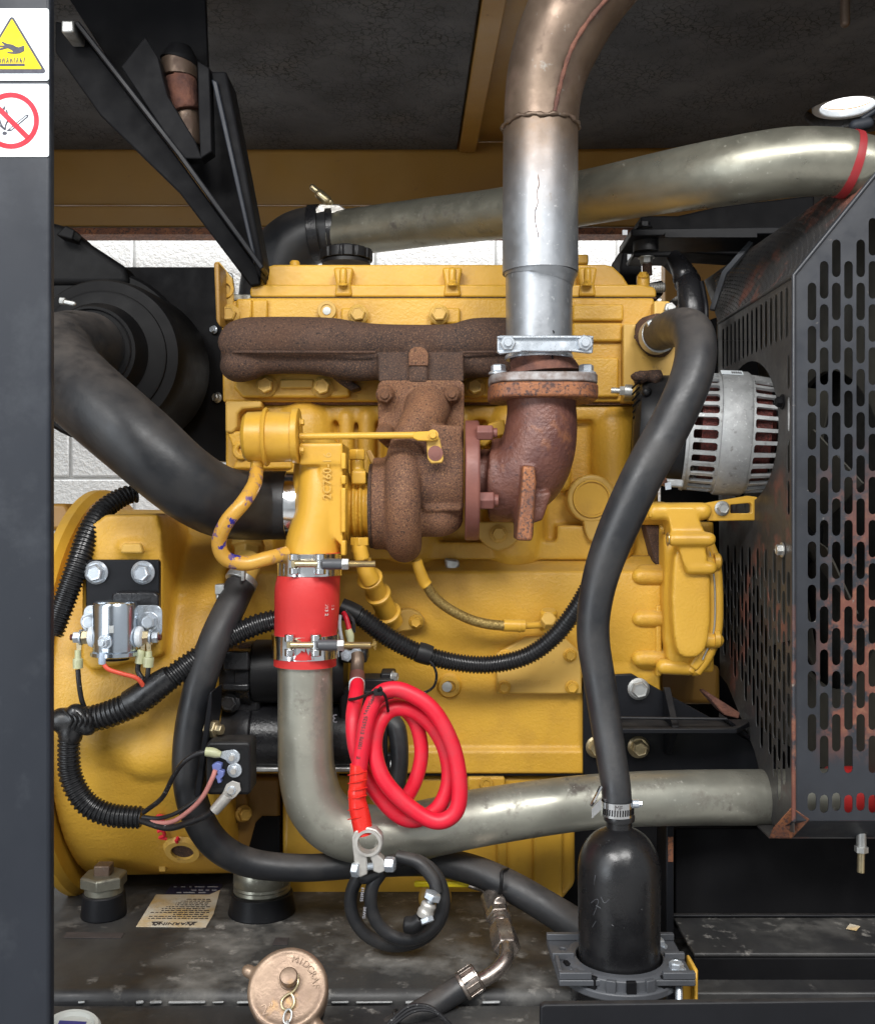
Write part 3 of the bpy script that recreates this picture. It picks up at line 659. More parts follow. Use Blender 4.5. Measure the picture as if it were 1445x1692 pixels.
# ---- cylinder head
bm = B()
slab(bm, [(366, 522), (372, 500), (412, 492), (1080, 492), (1085, 540), (1085, 664), (368, 664)], .012, .34)
obj('cylinder_head', bm, YL, eng, bevel=.004, bseg=3)
bm = B(); pbox(bm, 372, 664.3, 1062, 668.5, .020, .3); obj('head_gasket', bm, M['rust_brown'], eng)
for pts in ([(390, 493), (416, 493), (416, 524), (400, 540), (366, 540), (372, 515), (390, 505)], [(416, 494), (442, 494), (442, 530), (416, 530)], [(563, 508), (600, 508), (607, 520), (607, 535), (563, 535)], [(716, 508), (760, 508), (760, 535), (710, 535)],
            [(525, 505), (533, 499), (545, 499), (555, 505), (556, 530), (525, 530)], [(945, 502), (1030, 502), (1030, 530), (945, 530)], [(945, 533), (1028, 533), (1028, 564), (945, 564)], [(945, 590), (1022, 590), (1022, 656), (945, 656)]):
    bm = B(); slab(bm, pts, .003, .03); obj('head_pad', bm, YL, eng, bevel=.004, bseg=3)
bm = B(); slab(bm, [(395, 610), (575, 610), (578, 655), (560, 657), (400, 657), (385, 640)], -.004, .03); obj('manifold_pad', bm, YL, eng, bevel=.004, bseg=3)
bm = B(); pbox(bm, 462, 626, 518, 642, -.010, .01); obj('pad_bridge', bm, M['yellow_matt'], eng, bevel=.003)
bm = B(); slab(bm, [(764, 622), (806, 622), (806, 656), (764, 656)], -.004, .03); obj('manifold_pad', bm, YL, eng, bevel=.004, bseg=3)
for x, y, r, Y in ((380, 520, 17, .002), (592, 520, 17, .002), (725, 520, 17, .002), (440, 638, 18, -.0045), (533, 640, 18, -.0045), (784, 640, 17, -.0045)):
    bolt(eng, P(x, y, Y), S(r), M['yellow_matt'])
bm = B(); lathe(bm, [(0, S(16)), (.003, S(15)), (.003, S(10)), (.001, S(9.5))], P(540, 513, .0025), (0, -1, 0), 28); obj('dowel_ring', bm, M['yellow_matt'], eng)
bm = B(); lathe(bm, [(0, S(7)), (.0025, S(6.5)), (.003, S(5))], P(540, 514, .002), (0, -1, 0), 18); obj('dowel_plug', bm, M['cream'], eng)
# thermostat side plate (flat, lighter)
bm = B(); slab(bm, [(1029, 535), (1080, 535), (1080, 497), (1104, 497), (1112, 503), (1118, 516), (1118, 560), (1128, 572), (1128, 620), (1090, 640), (1060, 664), (1029, 664)], -.012, .06); obj('thermostat_plate', bm, M['yellow_matt'], eng, bevel=.003, bseg=3)
bolt(eng, P(1105, 510, -.0125), S(10), M['zinc_dull'], 'nut')
bm = B(); lathe(bm, [(0, S(38)), (.012, S(35)), (.03, S(30)), (.032, .001)], P(1078, 558, -.0125), (.42, -1, .30), 28); obj('outlet_crust', bm, M['rust_dark'], eng, vox=.004, sm=1)
# ---- valve cover
def cover():
    bm = B()
    slab(bm, [(413, 491), (413, 476), (418, 471), (440, 470), (1060, 470), (1080, 474), (1084, 480), (1084, 491)], .03, .36)
    slab(bm, [(424, 474), (430, 455), (440, 441), (452, 437), (1000, 437), (1012, 440), (1028, 455), (1040, 474)], .050, .34)
    return bm
obj('valve_cover', cover(), M['yellow_smooth'], eng, bevel=.007, bseg=4)
for x, wd in ((567, 17), (747, 17), (970, 17)):
    bm = B(); slab(bm, [(x-wd, 441), (x-wd+5, 468), (x-wd+2, 489), (x+wd-2, 489), (x+wd-5, 468), (x+wd, 441)], .024, .07); obj('cover_boss', bm, M['yellow_smooth'], eng, bevel=.005, bseg=3)
    bm = B(); capsule(bm, P(x, 448, .024), P(x, 466, .024), S(6.5), 12); obj('cover_stud', bm, M['yellow_smooth'], eng)
    bolt(eng, P(x, 467, .018)+Vector((0, 0, -.004)), S(9), M['yellow_smooth'], d=(0, -.3, 1))
for x, y in ((432, 468), (1062, 466)):
    bm = B(); capsule(bm, P(x, y-6, .045), P(x, y+10, .045), S(11), 14); obj('cover_stud', bm, M['yellow_smooth'], eng)
    bolt(eng, P(x, y-8, .04), S(9), M['yellow_smooth'], d=(0, -.3, 1))
for x, y in ((487, 436), (962, 428)):
    bm = B(); lathe(bm, [(-.02, S(9)), (.004, S(9)), (.007, S(7))], P(x, y+2, .12), (0, 0, 1), 16); obj('cover_knob', bm, M['yellow_smooth'], eng)
bm = B(); slab(bm, [(953, 420), (972, 420), (972, 436), (953, 436)], .10, .13); obj('cover_knob', bm, M['yellow_smooth'], eng, bevel=.003)
bm = B(); pbox(bm, 411, 491.2, 1084, 493.2, .028, .3); obj('cover_gasket', bm, M['rust_dark'], eng)
# lifting eye at the rear end of the head
bm = B(); slab(bm, [(354, 433), (362, 432), (384, 460), (386, 505), (374, 512), (366, 540), (358, 530)], .01, .022)
obj('lifting_eye', bm, M['yellow_matt'], eng, bevel=.002)
bm = B(); slab(bm, [(353, 433), (362, 433), (364, 540), (357, 530)], -.05, .0095); obj('eye_flange', bm, M['yellow_body'], eng, bevel=.003)
bm = B(); lathe(bm, [(0, S(15)), (.004, S(15)), (.004, S(10)), (0, S(10))], P(372, 478, .0098), (0, -1, 0), 24, cap=False); obj('eye_ring', bm, M['yellow_smooth'], eng)
bm = B(); pbox(bm, 384, 486, 414, 497, .02, .05); obj('eye_spacer', bm, M['chromate'], eng, bevel=.002)
# ---- rear end bracket below the head (stepped yellow plate behind the actuator)
bm = B(); slab(bm, [(372, 662), (432, 662), (432, 674), (400, 676), (392, 684), (392, 706), (384, 716), (372, 714)], -.005, .06); obj('end_bracket', bm, M['yellow_matt'], eng, bevel=.004, bseg=3)
bm = B(); slab(bm, [(374, 712), (404, 712), (404, 740), (484, 740), (484, 775), (383, 775), (392, 757), (384, 740)], .0, .06); obj('end_web', bm, YL, eng, bevel=.004)
bm = B(); plate(bm, circ(398, 745, 15, 24), [circ(399, 743, 6, 16)], lambda u, v, w_: P(u, v, -.008)+Vector((0, w_, 0)), .02); obj('bracket_ear', bm, YL, eng, bevel=.003)
# ---- front cover (timing case) and water pump on the right
bm = B()
pbox(bm, 1088, 862, 1180, 1112, .0, .30)
slab(bm, [(1096, 880), (1165, 880), (1172, 930), (1176, 985), (1172, 1060), (1160, 1086), (1100, 1090)], -.036, .05)
prism(bm, [P(x, y, -.072) for x, y in spline([(1140, 894), (1164, 900), (1172, 940), (1174, 985), (1172, 1045), (1162, 1078), (1140, 1088), (1120, 1078), (1112, 1035), (1110, 985), (1113, 930), (1120, 904), (1140, 894)], 4)[:-1]], (0, .09, 0))
prism(bm, [P(x, y, -.040) for x, y in [(1110, 884), (1170, 884), (1180, 985), (1168, 1094), (1108, 1098), (1098, 1060), (1096, 985), (1100, 910)]], (0, .08, 0))
obj('front_cover', bm, M['yellow'], eng, vox=.004, sm=8)
bm = B(); tube(bm, [(1160, 880, -.045, 8), (1171, 925, -.045, 9), (1176, 985, -.045, 9), (1174, 1045, -.045, 9), (1155, 1085, -.04, 9), (1140, 1108, -.035, 9)], 5, 14); obj('cover_rim', bm, M['yellow_smooth'], eng)
bm = B(); tube(bm, [(1172, 900, -.045, 8), (1181, 930, -.045, 9), (1185, 985, -.045, 9), (1183, 1045, -.045, 9), (1168, 1085, -.04, 9), (1150, 1110, -.035, 9)], 5, 14); obj('outer_rim', bm, M['yellow_smooth'], eng)
bm = B(); slab(bm, [(1158, 897), (1178, 900), (1186, 940), (1190, 985), (1188, 1050), (1174, 1084), (1150, 1110), (1138, 1100), (1158, 1070), (1168, 985)], -.048, -.005); obj('rim_flange', bm, M['yellow_smooth'], eng, bevel=.004, bseg=3)
bm = B(); tube(bm, [(1166, 890, -.05, 1.6), (1177, 940, -.054, 1.6), (1180.5, 985, -.054, 1.6), (1178, 1045, -.054, 1.6), (1160, 1090, -.05, 1.6)], 5, 8); obj('sealant_line', bm, M['zinc_dull'], eng)
for a, b_, r, Y in (((1150, 932), (1170, 932), 14, -.05), ((1133, 1058), (1182, 1058), 13, -.05), ((1096, 1101), (1138, 1103), 13, -.03)):
    bm = B(); capsule(bm, P(*a, Y), P(*b_, Y), S(r, Y), 18); obj('cover_boss', bm, M['yellow_smooth'], eng)
for y, Y in ((928, -.052), (1056, -.052)):
    bm = B(); lathe(bm, [(0, S(14)), (.008, S(14)), (.011, S(11))], P(1178, y, Y), (1, 0, 0), 18); obj('boss_nut', bm, M['yellow_smooth'], eng)
bm = B(); lathe(bm, [(0, S(13)), (.008, S(13)), (.011, S(10))], P(1143, 1104, -.03), (1, 0, 0), 18); obj('boss_nut', bm, M['yellow_smooth'], eng)
for y in (952, 1022, 1088, 848):
    bm = B(); capsule(bm, P(1056, y, -.012), P(1092, y, -.012), S(14), 18); capsule(bm, P(1064, y, .0), P(1092, y, .0), S(20), 16); obj('block_boss', bm, YL, eng, vox=.0035, sm=5)
bm = B(); pbox(bm, 1083, 1000, 1093, 1118, -.018, .1); obj('joint_flange', bm, YL, eng, bevel=.003)
bm = B(); slab(bm, [(1066, 868), (1088, 868), (1092, 905), (1102, 940), (1102, 950), (1082, 930)], .002, .05); obj('timing_gasket', bm, M['rust_dark'], eng, bevel=.002)
# bracket carrying the slotted strap
bm = B()
capsule(bm, P(1082, 845, -.07), P(1160, 845, -.07), S(15, -.07), 20)
slab(bm, [(1103, 838), (1146, 838), (1164, 880), (1168, 935), (1140, 947), (1130, 935), (1118, 895), (1108, 880)], -.085, -.03)
capsule(bm, P(1112, 891, -.085), P(1170, 891, -.085), S(12, -.085), 18)
capsule(bm, P(1140, 938, -.075), P(1172, 938, -.075), S(12, -.075), 18)
obj('pump_bracket', bm, M['yellow_smooth'], eng, vox=.003, sm=3)
bm = B(); lathe(bm, [(0, S(11)), (.001, S(11)), (.001, S(7.5)), (-.004, S(7))], P(1103, 891, -.085), (-1, 0, 0), 18); obj('bracket_bush', bm, M['zinc_yellow'], eng)
bolt(eng, P(1081, 847, -.07), S(12), M['yellow_smooth'], d=(-1, -.2, 0))
bm = B(); plate(bm, [(1160, 832), (1235, 819), (1250, 821), (1257, 832), (1256, 848), (1248, 860), (1170, 861)], [stadium(1222, 839, 16, 2)[:0]+[(1206, 834), (1238, 831), (1241, 834), (1241, 846), (1238, 848), (1206, 848)]],
      lambda u, v, w_: P(u, v, -.07)+Vector((0, w_, 0)), .012); obj('adjuster_strap', bm, M['yellow_smooth'], eng, bevel=.002)
bolt(eng, P(1192, 840, -.0705), S(12), M['zinc_dull'])
bm = B(); pbox(bm, 1085, 1100, 1190, 1165, .12, .2); obj('damper_hub', bm, M['yellow_body'], eng, bevel=.01)

# ---- flywheel housing
bm = B()
c = P(230, 1135, .14); rad = .318
xa = P(100, 0, -.12).x; xb = P(392, 0, 0).x
lathe(bm, [(0, rad), (xb-xa, rad-.004)], Vector((xa, c.y, c.z)), (1, 0, 0), 96)
# starter nose bulge
capsule(bm, P(250, 1236, -.135), P(292, 1234, -.135), S(52), 24)
capsule(bm, P(200, 1200, -.10), P(268, 1212, -.10), S(84), 28)
# raised pad for the solenoid bracket with block on top
slab(bm, [(135, 880), (172, 850), (262, 848), (268, 880), (268, 1085), (150, 1110), (132, 1090)], -.190, -.02)
slab(bm, [(196, 893), (236, 893), (248, 912), (190, 912)], -.20, -.05)
pbox(bm, 286, 1165, 350, 1250, -.16, 0)
obj('flywheel_housing', bm, YL, eng, vox=.0055, sm=7)
bm = B(); lathe(bm, [(0, .352), (.014, .352), (.024, .343)], Vector((P(104, 0, -.12).x-.03, c.y, c.z)), (1, 0, 0), 128); obj('housing_flange', bm, M['yellow_smooth'], eng)
bm = B(); slab(bm, [(202, 898), (232, 898), (236, 914), (198, 914)], -.208, -.19); obj('cast_step', bm, M['yellow_matt'], eng, bevel=.003)
cb = P(303, 1401, -.093)
bm = B(); lathe(bm, [(0, S(34, -.1)), (.006, S(30, -.1)), (.009, S(28, -.1)), (.009, S(19, -.1)), (-.002, S(18, -.1))], cb, (0, -1, -.72), 30, cap=False); obj('threaded_port', bm, M['yellow_matt'], eng)
bm = B(); lathe(bm, [(0, S(18.5, -.1)), (.0045, S(18.5, -.1))], cb, (0, -1, -.72), 30); obj('port_hole', bm, M['rust_dark'], eng)
bm = B(); pbox(bm, 262, 1428, 274, 1441, -.04, 0); pbox(bm, 190, 1424, 340, 1430, -.035, 0); obj('housing_lip', bm, M['yellow_matt'], eng, bevel=.002)
# red paint-pen scribble on the housing skin
def on_housing(px, py):
    """point on the housing cylinder seen through a pixel"""
    dx, dz = (px-CX)/1700, (CY-py)/1700
    # ray (dx,1,dz)*t from (0,-CAMD,0); circle in YZ
    oy, oz = -CAMD-c.y, -c.z
    A_ = 1+dz*dz; B_ = 2*(oy+oz*dz); C_ = oy*oy+oz*oz-(rad+.0035)**2
    t = (-B_-math.sqrt(max(B_*B_-4*A_*C_, 0)))/(2*A_)
    return Vector((dx*t, -CAMD+t, dz*t))
bm = B()
for st in ([(259, 1350), (263, 1348), (274, 1350)], [(262, 1354), (272, 1354)], [(261, 1374), (268, 1372), (272, 1380), (264, 1384), (276, 1386)], [(291, 1388), (293, 1392)], [(293, 1384), (295, 1387)]):
    sweep(bm, [on_housing(*q[:2]) for q in spline(st, 5)], .0026, 8)
obj('paint_mark', bm, M['sign_red'], eng)
# rear ledge of the generator end, upper left corner
bm = B(); slab(bm, [(60, 832), (108, 832), (118, 850), (118, 872), (60, 880)], .02, .3); obj('generator_foot', bm, M['yellow_body'], eng, bevel=.006)
# oil cooler casting behind the relay
bm = B(); pbox(bm, 352, 1285, 462, 1440, .01, .12); 
slab(bm, [(372, 1300), (402, 1300), (410, 1330), (396, 1362), (375, 1362)], -.01, .05)
obj('sump_adapter', bm, M['yellow_body'], eng, bevel=.006)
bm = B(); slab(bm, [(408, 1412), (422, 1360), (432, 1350), (462, 1350), (462, 1412)], .004, .012); obj('sump_window', bm, M['black_matt'], eng)
bolt(eng, P(402, 1344, -.0105), S(14), M['yellow_matt'], d=(.6, -1, 0))
bm = B(); lathe(bm, [(0, S(28)), (.01, S(28)), (.012, S(22)), (.03, S(22))], P(411, 895, -.06), (0, -.45, -1), 6); obj('hex_adapter', bm, M['yellow_matt'], eng, bevel=.002)
# ================================================================ exhaust manifold
mf = thing('exhaust_manifold', 'dark brown rusted cast iron exhaust manifold across the cylinder head', 'manifold', P(600, 580, -.03))
bm = B()
tube(bm, [(377, 580, -.04, 14), (384, 574, -.045, 32), (402, 567, -.045, 40), (440, 564, -.045, 40), (540, 564, -.045, 39), (590, 566, -.045, 34), (640, 567, -.045, 31), (740, 567, -.045, 31), (785, 563, -.045, 37), (850, 563, -.045, 38)], 5, 28)
tube(bm, [(378, 588, -.035, 16), (390, 598, -.04, 32), (412, 600, -.045, 29), (440, 595, -.045, 24), (520, 596, -.045, 23), (565, 603, -.045, 24), (600, 606, -.045, 24), (640, 600, -.045, 26)], 5, 24)
tube(bm, [(740, 600, -.045, 26), (845, 596, -.045, 26)], 5, 24)
slab(bm, [(370, 548), (380, 536), (400, 528), (555, 527), (590, 532), (620, 538), (740, 538), (770, 530), (850, 527), (850, 560), (372, 560)], -.035, .01)
pbox(bm, 364, 556, 376, 600, -.03, .01)
slab(bm, [(622, 582), (765, 582), (766, 630), (760, 632), (626, 632)], -.095, .0)
slab(bm, [(675, 575), (680, 568), (692, 566), (704, 572), (707, 580), (707, 632), (675, 632)], -.104, -.05)
slab(bm, [(545, 620), (578, 628), (598, 640), (580, 645), (560, 632)], -.03, .01)
obj('manifold_body', bm, M['rust_dark'], mf, vox=.0032, sm=4)
bm = B(); tube(bm, [(372, 582, -.065, 2.5), (420, 581.5, -.0815, 2.5), (620, 582, -.0815, 2.5)], 4, 8); obj('casting_seam', bm, M['rust_dark'], mf)
bm = B(); tube(bm, [(765, 582, -.0805, 2.2), (845, 581, -.0795, 2.2)], 3, 8); obj('casting_seam', bm, M['rust_dark'], mf)
bm = B(); slab(bm, [(675, 604), (675, 583), (679, 576), (686, 573), (696, 573), (703, 577), (707, 584), (707, 604)], -.1065, -.103); obj('machined_pad', bm, M['rust_brown'], mf, bevel=.001)

# ================================================================ turbocharger
tb = thing('turbocharger', 'turbocharger with brown rusted turbine scroll and yellow compressor housing below the manifold', 'turbocharger', P(660, 820, -.13))
YT = -.155
# mounting flange
bm = B(); slab(bm, [(624, 634), (630, 628), (760, 628), (767, 634), (766, 742), (700, 745), (640, 740), (624, 726)], -.102, -.055)
for x, y in ((636, 652), (746, 652), (636, 716)): capsule(bm, P(x, y, -.105), P(x, y, -.07), S(15), 16)
tube(bm, [(708, 668, -.10, 38), (700, 690, -.13, 36), (682, 715, -.16, 30), (670, 745, -.18, 29)], 5, 24)
# scroll: a torus about the X axis
def ring(bm, c, R, r, seg=48, s2=20, a0=0, a1=2*PI, r1=None, close=True):
    pts = []; rs = []
    for i in range(seg+1):
        t = a0+(a1-a0)*i/seg; pts.append(c+Vector((0, -math.cos(t)*R, math.sin(t)*R))); rs.append(r if r1 is None else r+(r1-r)*i/seg)
    return sweep(bm, pts, rs, s2)
C0 = P(668, 826, -.12)
ring(bm, C0, .070, .0265)
cyl(bm, C0+Vector((-.012, 0, 0)), C0+Vector((.012, 0, 0)), .07, 40)
cyl(bm, P(617, 832, -.12), P(650, 832, -.12), S(76, -.12), 40)
cyl(bm, P(690, 785, -.12), P(764, 785, -.12), .066, 40)
slab(bm, [(690, 704), (705, 701), (764, 703), (764, 845), (700, 845)], -.170, -.06)
tube(bm, [(690, 850, -.13, 36), (730, 852, -.13, 35), (752, 848, -.12, 25)], 4, 20)
obj('turbine_housing', bm, M['rust_brown'], tb, vox=.003, sm=4)
bm = B(); capsule(bm, P(752, 823, -.158), P(757, 835, -.158), S(9), 14); capsule(bm, P(757, 790, -.165), P(756, 815, -.165), S(4), 10); obj('scale_patch', bm, M['zinc_dull'], tb, vox=.003, sm=3)
for x, y, Y in ((636, 654, -.118), (746, 652, -.118), (636, 715, -.118)): bolt(tb, P(x, y, Y), S(12), M['rust_brown'], 'nut', name='rusty_bolt')
bm = B(); cyl(bm, P(611, 836, -.12), P(618, 836, -.12), S(70, -.12), 40); obj('heat_shield', bm, M['rust_dark'], tb, bevel=.002)
# bearing housing
cb0 = P(592, 838, -.12)
bm = B()
def xl(x, y, Y, prof, seg=40):
    lathe(bm, [(S(a, Y), S(r, Y)) for a, r in prof], P(x, y, Y), (1, 0, 0), seg)
xl(568, 838, -.12, [(0, 52), (6, 60), (10, 56), (12, 46), (14, 44), (17, 53), (20, 54), (23, 44), (26, 44), (28, 53), (31, 54), (34, 46), (40, 50), (44, 52)])
tube(bm, [(592, 890, -.17, 12), (594, 905, -.17, 13), (598, 925, -.168, 13)], 4, 18)
capsule(bm, P(591, 785, -.155), P(590, 765, -.155), S(11), 18)
pbox(bm, 580, 778, 604, 800, -.17, -.12)
obj('bearing_housing', bm, M['yellow_smooth'], tb, vox=.0022, sm=2)
bm = B(); lathe(bm, [(0, S(13)), (.014, S(13)), (.016, S(11))], P(590, 760, -.155), (0, 0, 1), 6); obj('oil_inlet_nut', bm, M['yellow_smooth'], tb, bevel=.001)
bm = B(); lathe(bm, [(0, S(15)), (.012, S(15))], P(594, 888, -.168), (0, 0, -1), 6); lathe(bm, [(0.012, S(12)), (.022, S(12)), (.024, S(9))], P(594, 888, -.168), (0, 0, -1), 18); obj('oil_outlet_nut', bm, M['yellow_smooth'], tb, bevel=.001)
bm = B(); slab(bm, [(604, 745), (612, 742), (630, 778), (622, 790)], -.12, -.1); obj('oil_line_clip', bm, M['yellow_body'], tb, bevel=.002)
# compressor housing: scroll outlet coming down to the red sleeve
bm = B()
ring(bm, P(528, 815, -.10), .058, .034, 40, 20)
cyl(bm, P(506, 830, -.12), P(560, 830, -.12), .075, 40)
tube(bm, [(530, 752, -.165, 34), (529, 800, -.175, 36), (526, 850, -.18, 38.5), (518, 890, -.18, 44), (515, 918, -.18, 47)], 6, 28)
slab(bm, [(497, 733), (560, 731), (566, 740), (566, 905), (545, 880), (533, 840), (528, 760)], -.208, -.10)
pbox(bm, 494, 731, 566, 768, -.212, -.10)
obj('compressor_housing', bm, M['yellow_smooth'], tb, vox=.0028, sm=3)
bm = B(); cyl(bm, P(562, 832, -.12), P(570, 832, -.12), S(90, -.12), 48); obj('back_plate', bm, M['yellow_matt'], tb, bevel=.002)
bm = B()
for y0, y1 in ((748, 775), (785, 800), (806, 880), (893, 918)): pbox(bm, 563, y0, 571, y1, -.214, -.19)
obj('band_lug', bm, M['yellow_smooth'], tb, bevel=.002)
text('2C760-16', .017, M['yellow_matt'], basis(P(541, 786, -.2123), (0, 0, 1), (-1, 0, 0)), 'cast_number', tb, .0005)
bm = B(); lathe(bm, [(0, S(57, -.12)), (.02, S(57, -.12)), (.022, S(50, -.12))], P(475, 835, -.128), (1, 0, 0), 48); obj('band_clamp', bm, M['steel'], tb, bevel=.001)
# wastegate actuator
YA = -.205
bm = B(); lathe(bm, [(S(a, YA), S(r, YA)) for a, r in ((0, 30), (2, 36), (8, 41), (34, 42), (35, 47), (38, 49), (41, 47), (42, 42), (82, 41))], P(402, 722, YA), (1, 0, 0), 44)
obj('actuator_can', bm, M['yellow_smooth'], tb)
bm = B(); lathe(bm, [(S(a, YA), S(r, YA)) for a, r in ((0, 46), (10, 46), (11, 44))], P(484, 720, YA), (1, 0, 0), 44); obj('actuator_flange', bm, M['yellow_smooth'], tb, bevel=.001)
for dy in (-22, 24): bolt(tb, P(496, 720+dy, YA-.018), S(7), M['yellow_smooth'], 'washer', d=(1, 0, 0))
bm = B(); cyl(bm, P(495, 721, YA-.01), P(690, 719, YA-.01), S(5), 14); obj('actuator_rod', bm, M['yellow_smooth'], tb)
bm = B(); slab(bm, [(682, 716), (690, 713), (716, 712), (724, 718), (724, 726), (716, 729), (690, 728), (682, 724)], YA-.016, YA-.006); obj('rod_end', bm, M['yellow_smooth'], tb, bevel=.0015)
bm = B(); slab(bm, [(704, 722), (722, 718), (726, 724), (733, 758), (730, 765), (712, 766), (706, 758)], YA-.005, YA+.003); obj('wastegate_lever', bm, M['yellow_matt'], tb, bevel=.002)
bm = B(); lathe(bm, [(0, S(11)), (.001, S(11)), (.0012, S(7)), (.002, S(7)), (.0022, .0003)], P(719, 749, YA-.0052), (0, -1, 0), 20); obj('lever_pivot', bm, M['rust_rose'], tb)
bolt(tb, P(715, 719, YA-.016), S(8), M['yellow_smooth'], 'washer')
bm = B(); cyl(bm, P(425, 762, YA), P(424, 782, YA), S(11, YA), 18); obj('hose_ferrule', bm, M['yellow_smooth'], tb)
bm = B(); tube(bm, [(424, 776, YA, 11), (420, 800, -.235, 12), (402, 830, -.268, 12.5), (375, 862, -.275, 12.5), (362, 895, -.265, 12.5), (372, 922, -.255, 12.5), (405, 931, -.245, 12.5), (440, 923, -.235, 12), (474, 914, -.215, 11.5)], 8, 20)
tag(obj('boost_hose', bm, M['yellow_chip']), 'chipped yellow painted small hose curling from the actuator can to the red sleeve', 'hose')
# outlet flange and neck
bm = B(); a = P(768, 794, -.135); d = Vector((1, -.02, .0)); lathe(bm, [(0, S(98, -.12)), (S(20), S(98, -.12)), (S(21), S(96, -.12))], a, d, 56); obj('outlet_flange', bm, M['rust_rose'], tb, bevel=.002)

# ================================================================ exhaust elbow and pipe
YE = -.165
el = thing('exhaust_elbow', 'reddish rusted cast exhaust elbow with a bolted flange beneath the steel pipe', 'elbow', P(890, 740, YE))
bm = B()
tube(bm, [(783, 792, -.135, 50), (815, 792, -.135, 50)], 3, 28)
cyl(bm, P(812, 793, -.135), P(848, 793, -.137), S(69, -.135), 40)
tube(bm, [(812, 793, -.135, 68), (840, 793, -.14, 69), (870, 775, -.155, 67), (888, 740, YE, 62), (894, 700, YE, 59), (894, 668, YE, 57), (894, 645, YE, 62)], 6, 32)
slab(bm, [(864, 770), (884, 772), (886, 800), (880, 893), (854, 893), (856, 860), (862, 800)], -.235, -.15)
slab(bm, [(880, 815), (910, 812), (910, 820), (896, 860), (876, 865)], -.21, -.15)
obj('elbow_body', bm, M['rust_red'], el, vox=.003, sm=3)
bm = B(); slab(bm, [(863, 769), (884, 771), (886, 798), (879, 894), (853, 893), (856, 860), (862, 800)], -.2395, -.20); obj('casting_lug', bm, M['rust_orange'], el, bevel=.004, bseg=3)
def oval(cx, hw, hd, Y, z0, z1):
    c = P(cx, 0, Y); pts = []
    for k in range(40):
        t = 2*PI*k/40; e = .55
        pts.append(Vector((c.x+hw*abs(math.cos(t))**e*math.copysign(1, math.cos(t)), Y+hd*abs(math.sin(t))**e*math.copysign(1, math.sin(t)), z0)))
    return prism(B(), pts, (0, 0, z1-z0))
zt = P(0, 628, YE-.07).z
obj('lower_flange', oval(895, S(89, YE), .068, YE, P(0, 656, YE-.06).z, zt-.001), M['rust_orange'], el, bevel=.004, bseg=3)
obj('upper_flange', oval(895, S(88, YE), .066, YE, zt, zt+.0135), mat('scaled_galvanised', (.40, .39, .39), (.16, .11, .09), 45, .6, .5, 0 and () or [(200, .001, .6)]), el, bevel=.002)
for x in (823, 968): bolt(el, Vector((P(x, 0, YE-.03).x, YE-.03, zt+.0135)), S(16, YE), M['zinc'], d=(0, 0, 1), name='flange_bolt')
for x, y, r in ((787, 715, 12), (789, 827, 14)):
    bm = B(); p = P(x, y, -.20); lathe(bm, [(0, S(r)), (S(22), S(r)), (S(24), S(r-2))], p, (1, 0, 0), 6); lathe(bm, [(S(22), S(r-5)), (S(30), S(r-5))], p, (1, 0, 0), 12); obj('flange_nut', bm, M['rust_rose'], el, bevel=.001)
pp = thing('exhaust_pipe', 'galvanised exhaust pipe rising to a heat stained bend under the roof', 'exhaust pipe', P(892, 420, YE))
bm = B(); tube(bm, [(895, 618, YE, 66), (894, 606, YE, 58), (893, 600, YE, 51), (891, 588, YE, 50)], 4, 36); obj('flared_collar', bm, M['rust_flake'], pp)
bm = B(); tube(bm, [(890, 593, YE, 54), (890, 540, YE, 54.5), (890, 475, YE, 55), (891, 462, YE, 57), (892, 450, YE, 62)], 5, 40)
tube(bm, [(892, 452, YE, 62.5), (892, 330, YE, 62), (892.5, 211, YE, 61.5)], 5, 40)
obj('straight_pipe', bm, M['galv_pipe'], pp)
bm = B(); sweep(bm, [P(x, y, YE-S(62.6, YE)+.0008) for x, y in spline([(888, 288), (890, 305), (886, 318), (888, 335), (883, 350), (884, 368), (888, 385), (889, 392)], 3)], [S(.25+.55*abs(math.sin(i*1.3)), YE) for i in range(22)], 6); obj('rust_streak', bm, M['rust_brown'], pp)
bm = B(); cyl(bm, P(912, 549, YE-S(54, YE)+.003), P(912, 549, YE-S(54, YE)-.0006+.003), S(3.5, YE), 12); obj('pipe_hole', bm, M['black_matt'], pp)
bm = B(); pbox(bm, 911, 580, 913.5, 594, YE-S(54, YE)+.0012, YE-.03); obj('pipe_slit', bm, M['black_matt'], pp)
BP = [(893, 214, YE, 61), (896, 165, YE, 62.5), (905, 115, YE-.005, 66), (925, 60, YE-.012, 71), (956, 0, YE-.02, 75), (1000, -60, YE-.03, 78), (1062, -130, YE-.04, 80)]
bm = B(); tube(bm, BP, 8, 40); obj('bend', bm, M['heat'], pp)
bm = B()
wpts = [P(x, y, Y) for x, y, Y in spline([(1012, -14, YE-.0775), (972, 34, YE-.075), (946, 76, YE-.0705), (932, 115, YE-.0635), (923, 150, YE-.0575), (916, 184, YE-.0548)], 6)]
for i in ():
    c_, r_ = wpts[i], wr[i]; t = (wpts[i+1]-wpts[i]).normalized(); nrm = t.cross(Vector((0, 1, 0))).normalized()
    off = .22+.02*math.sin(i)
    wpts[i] = c_+nrm*(-r_*off if nrm.x < 0 else r_*off)*1+Vector((0, -r_*math.sqrt(1-off*off), 0))
sweep(bm, wpts, [S(3.6+.7*math.sin(i*1.7), YE) for i in range(len(wpts))], 10); obj('bend_seam', bm, M['rust_flake'], pp, label='rust coloured weld seam along the bend')
bm = B()
pts = []; 
for k in range(65):
    t = 2*PI*k/64; pts.append(Vector((P(892.5, 0, YE).x+math.cos(t)*S(62.5, YE), YE+math.sin(t)*S(62.5, YE), P(0, 211, YE).z+.0015*math.sin(5*t)+.001*math.sin(13*t))))
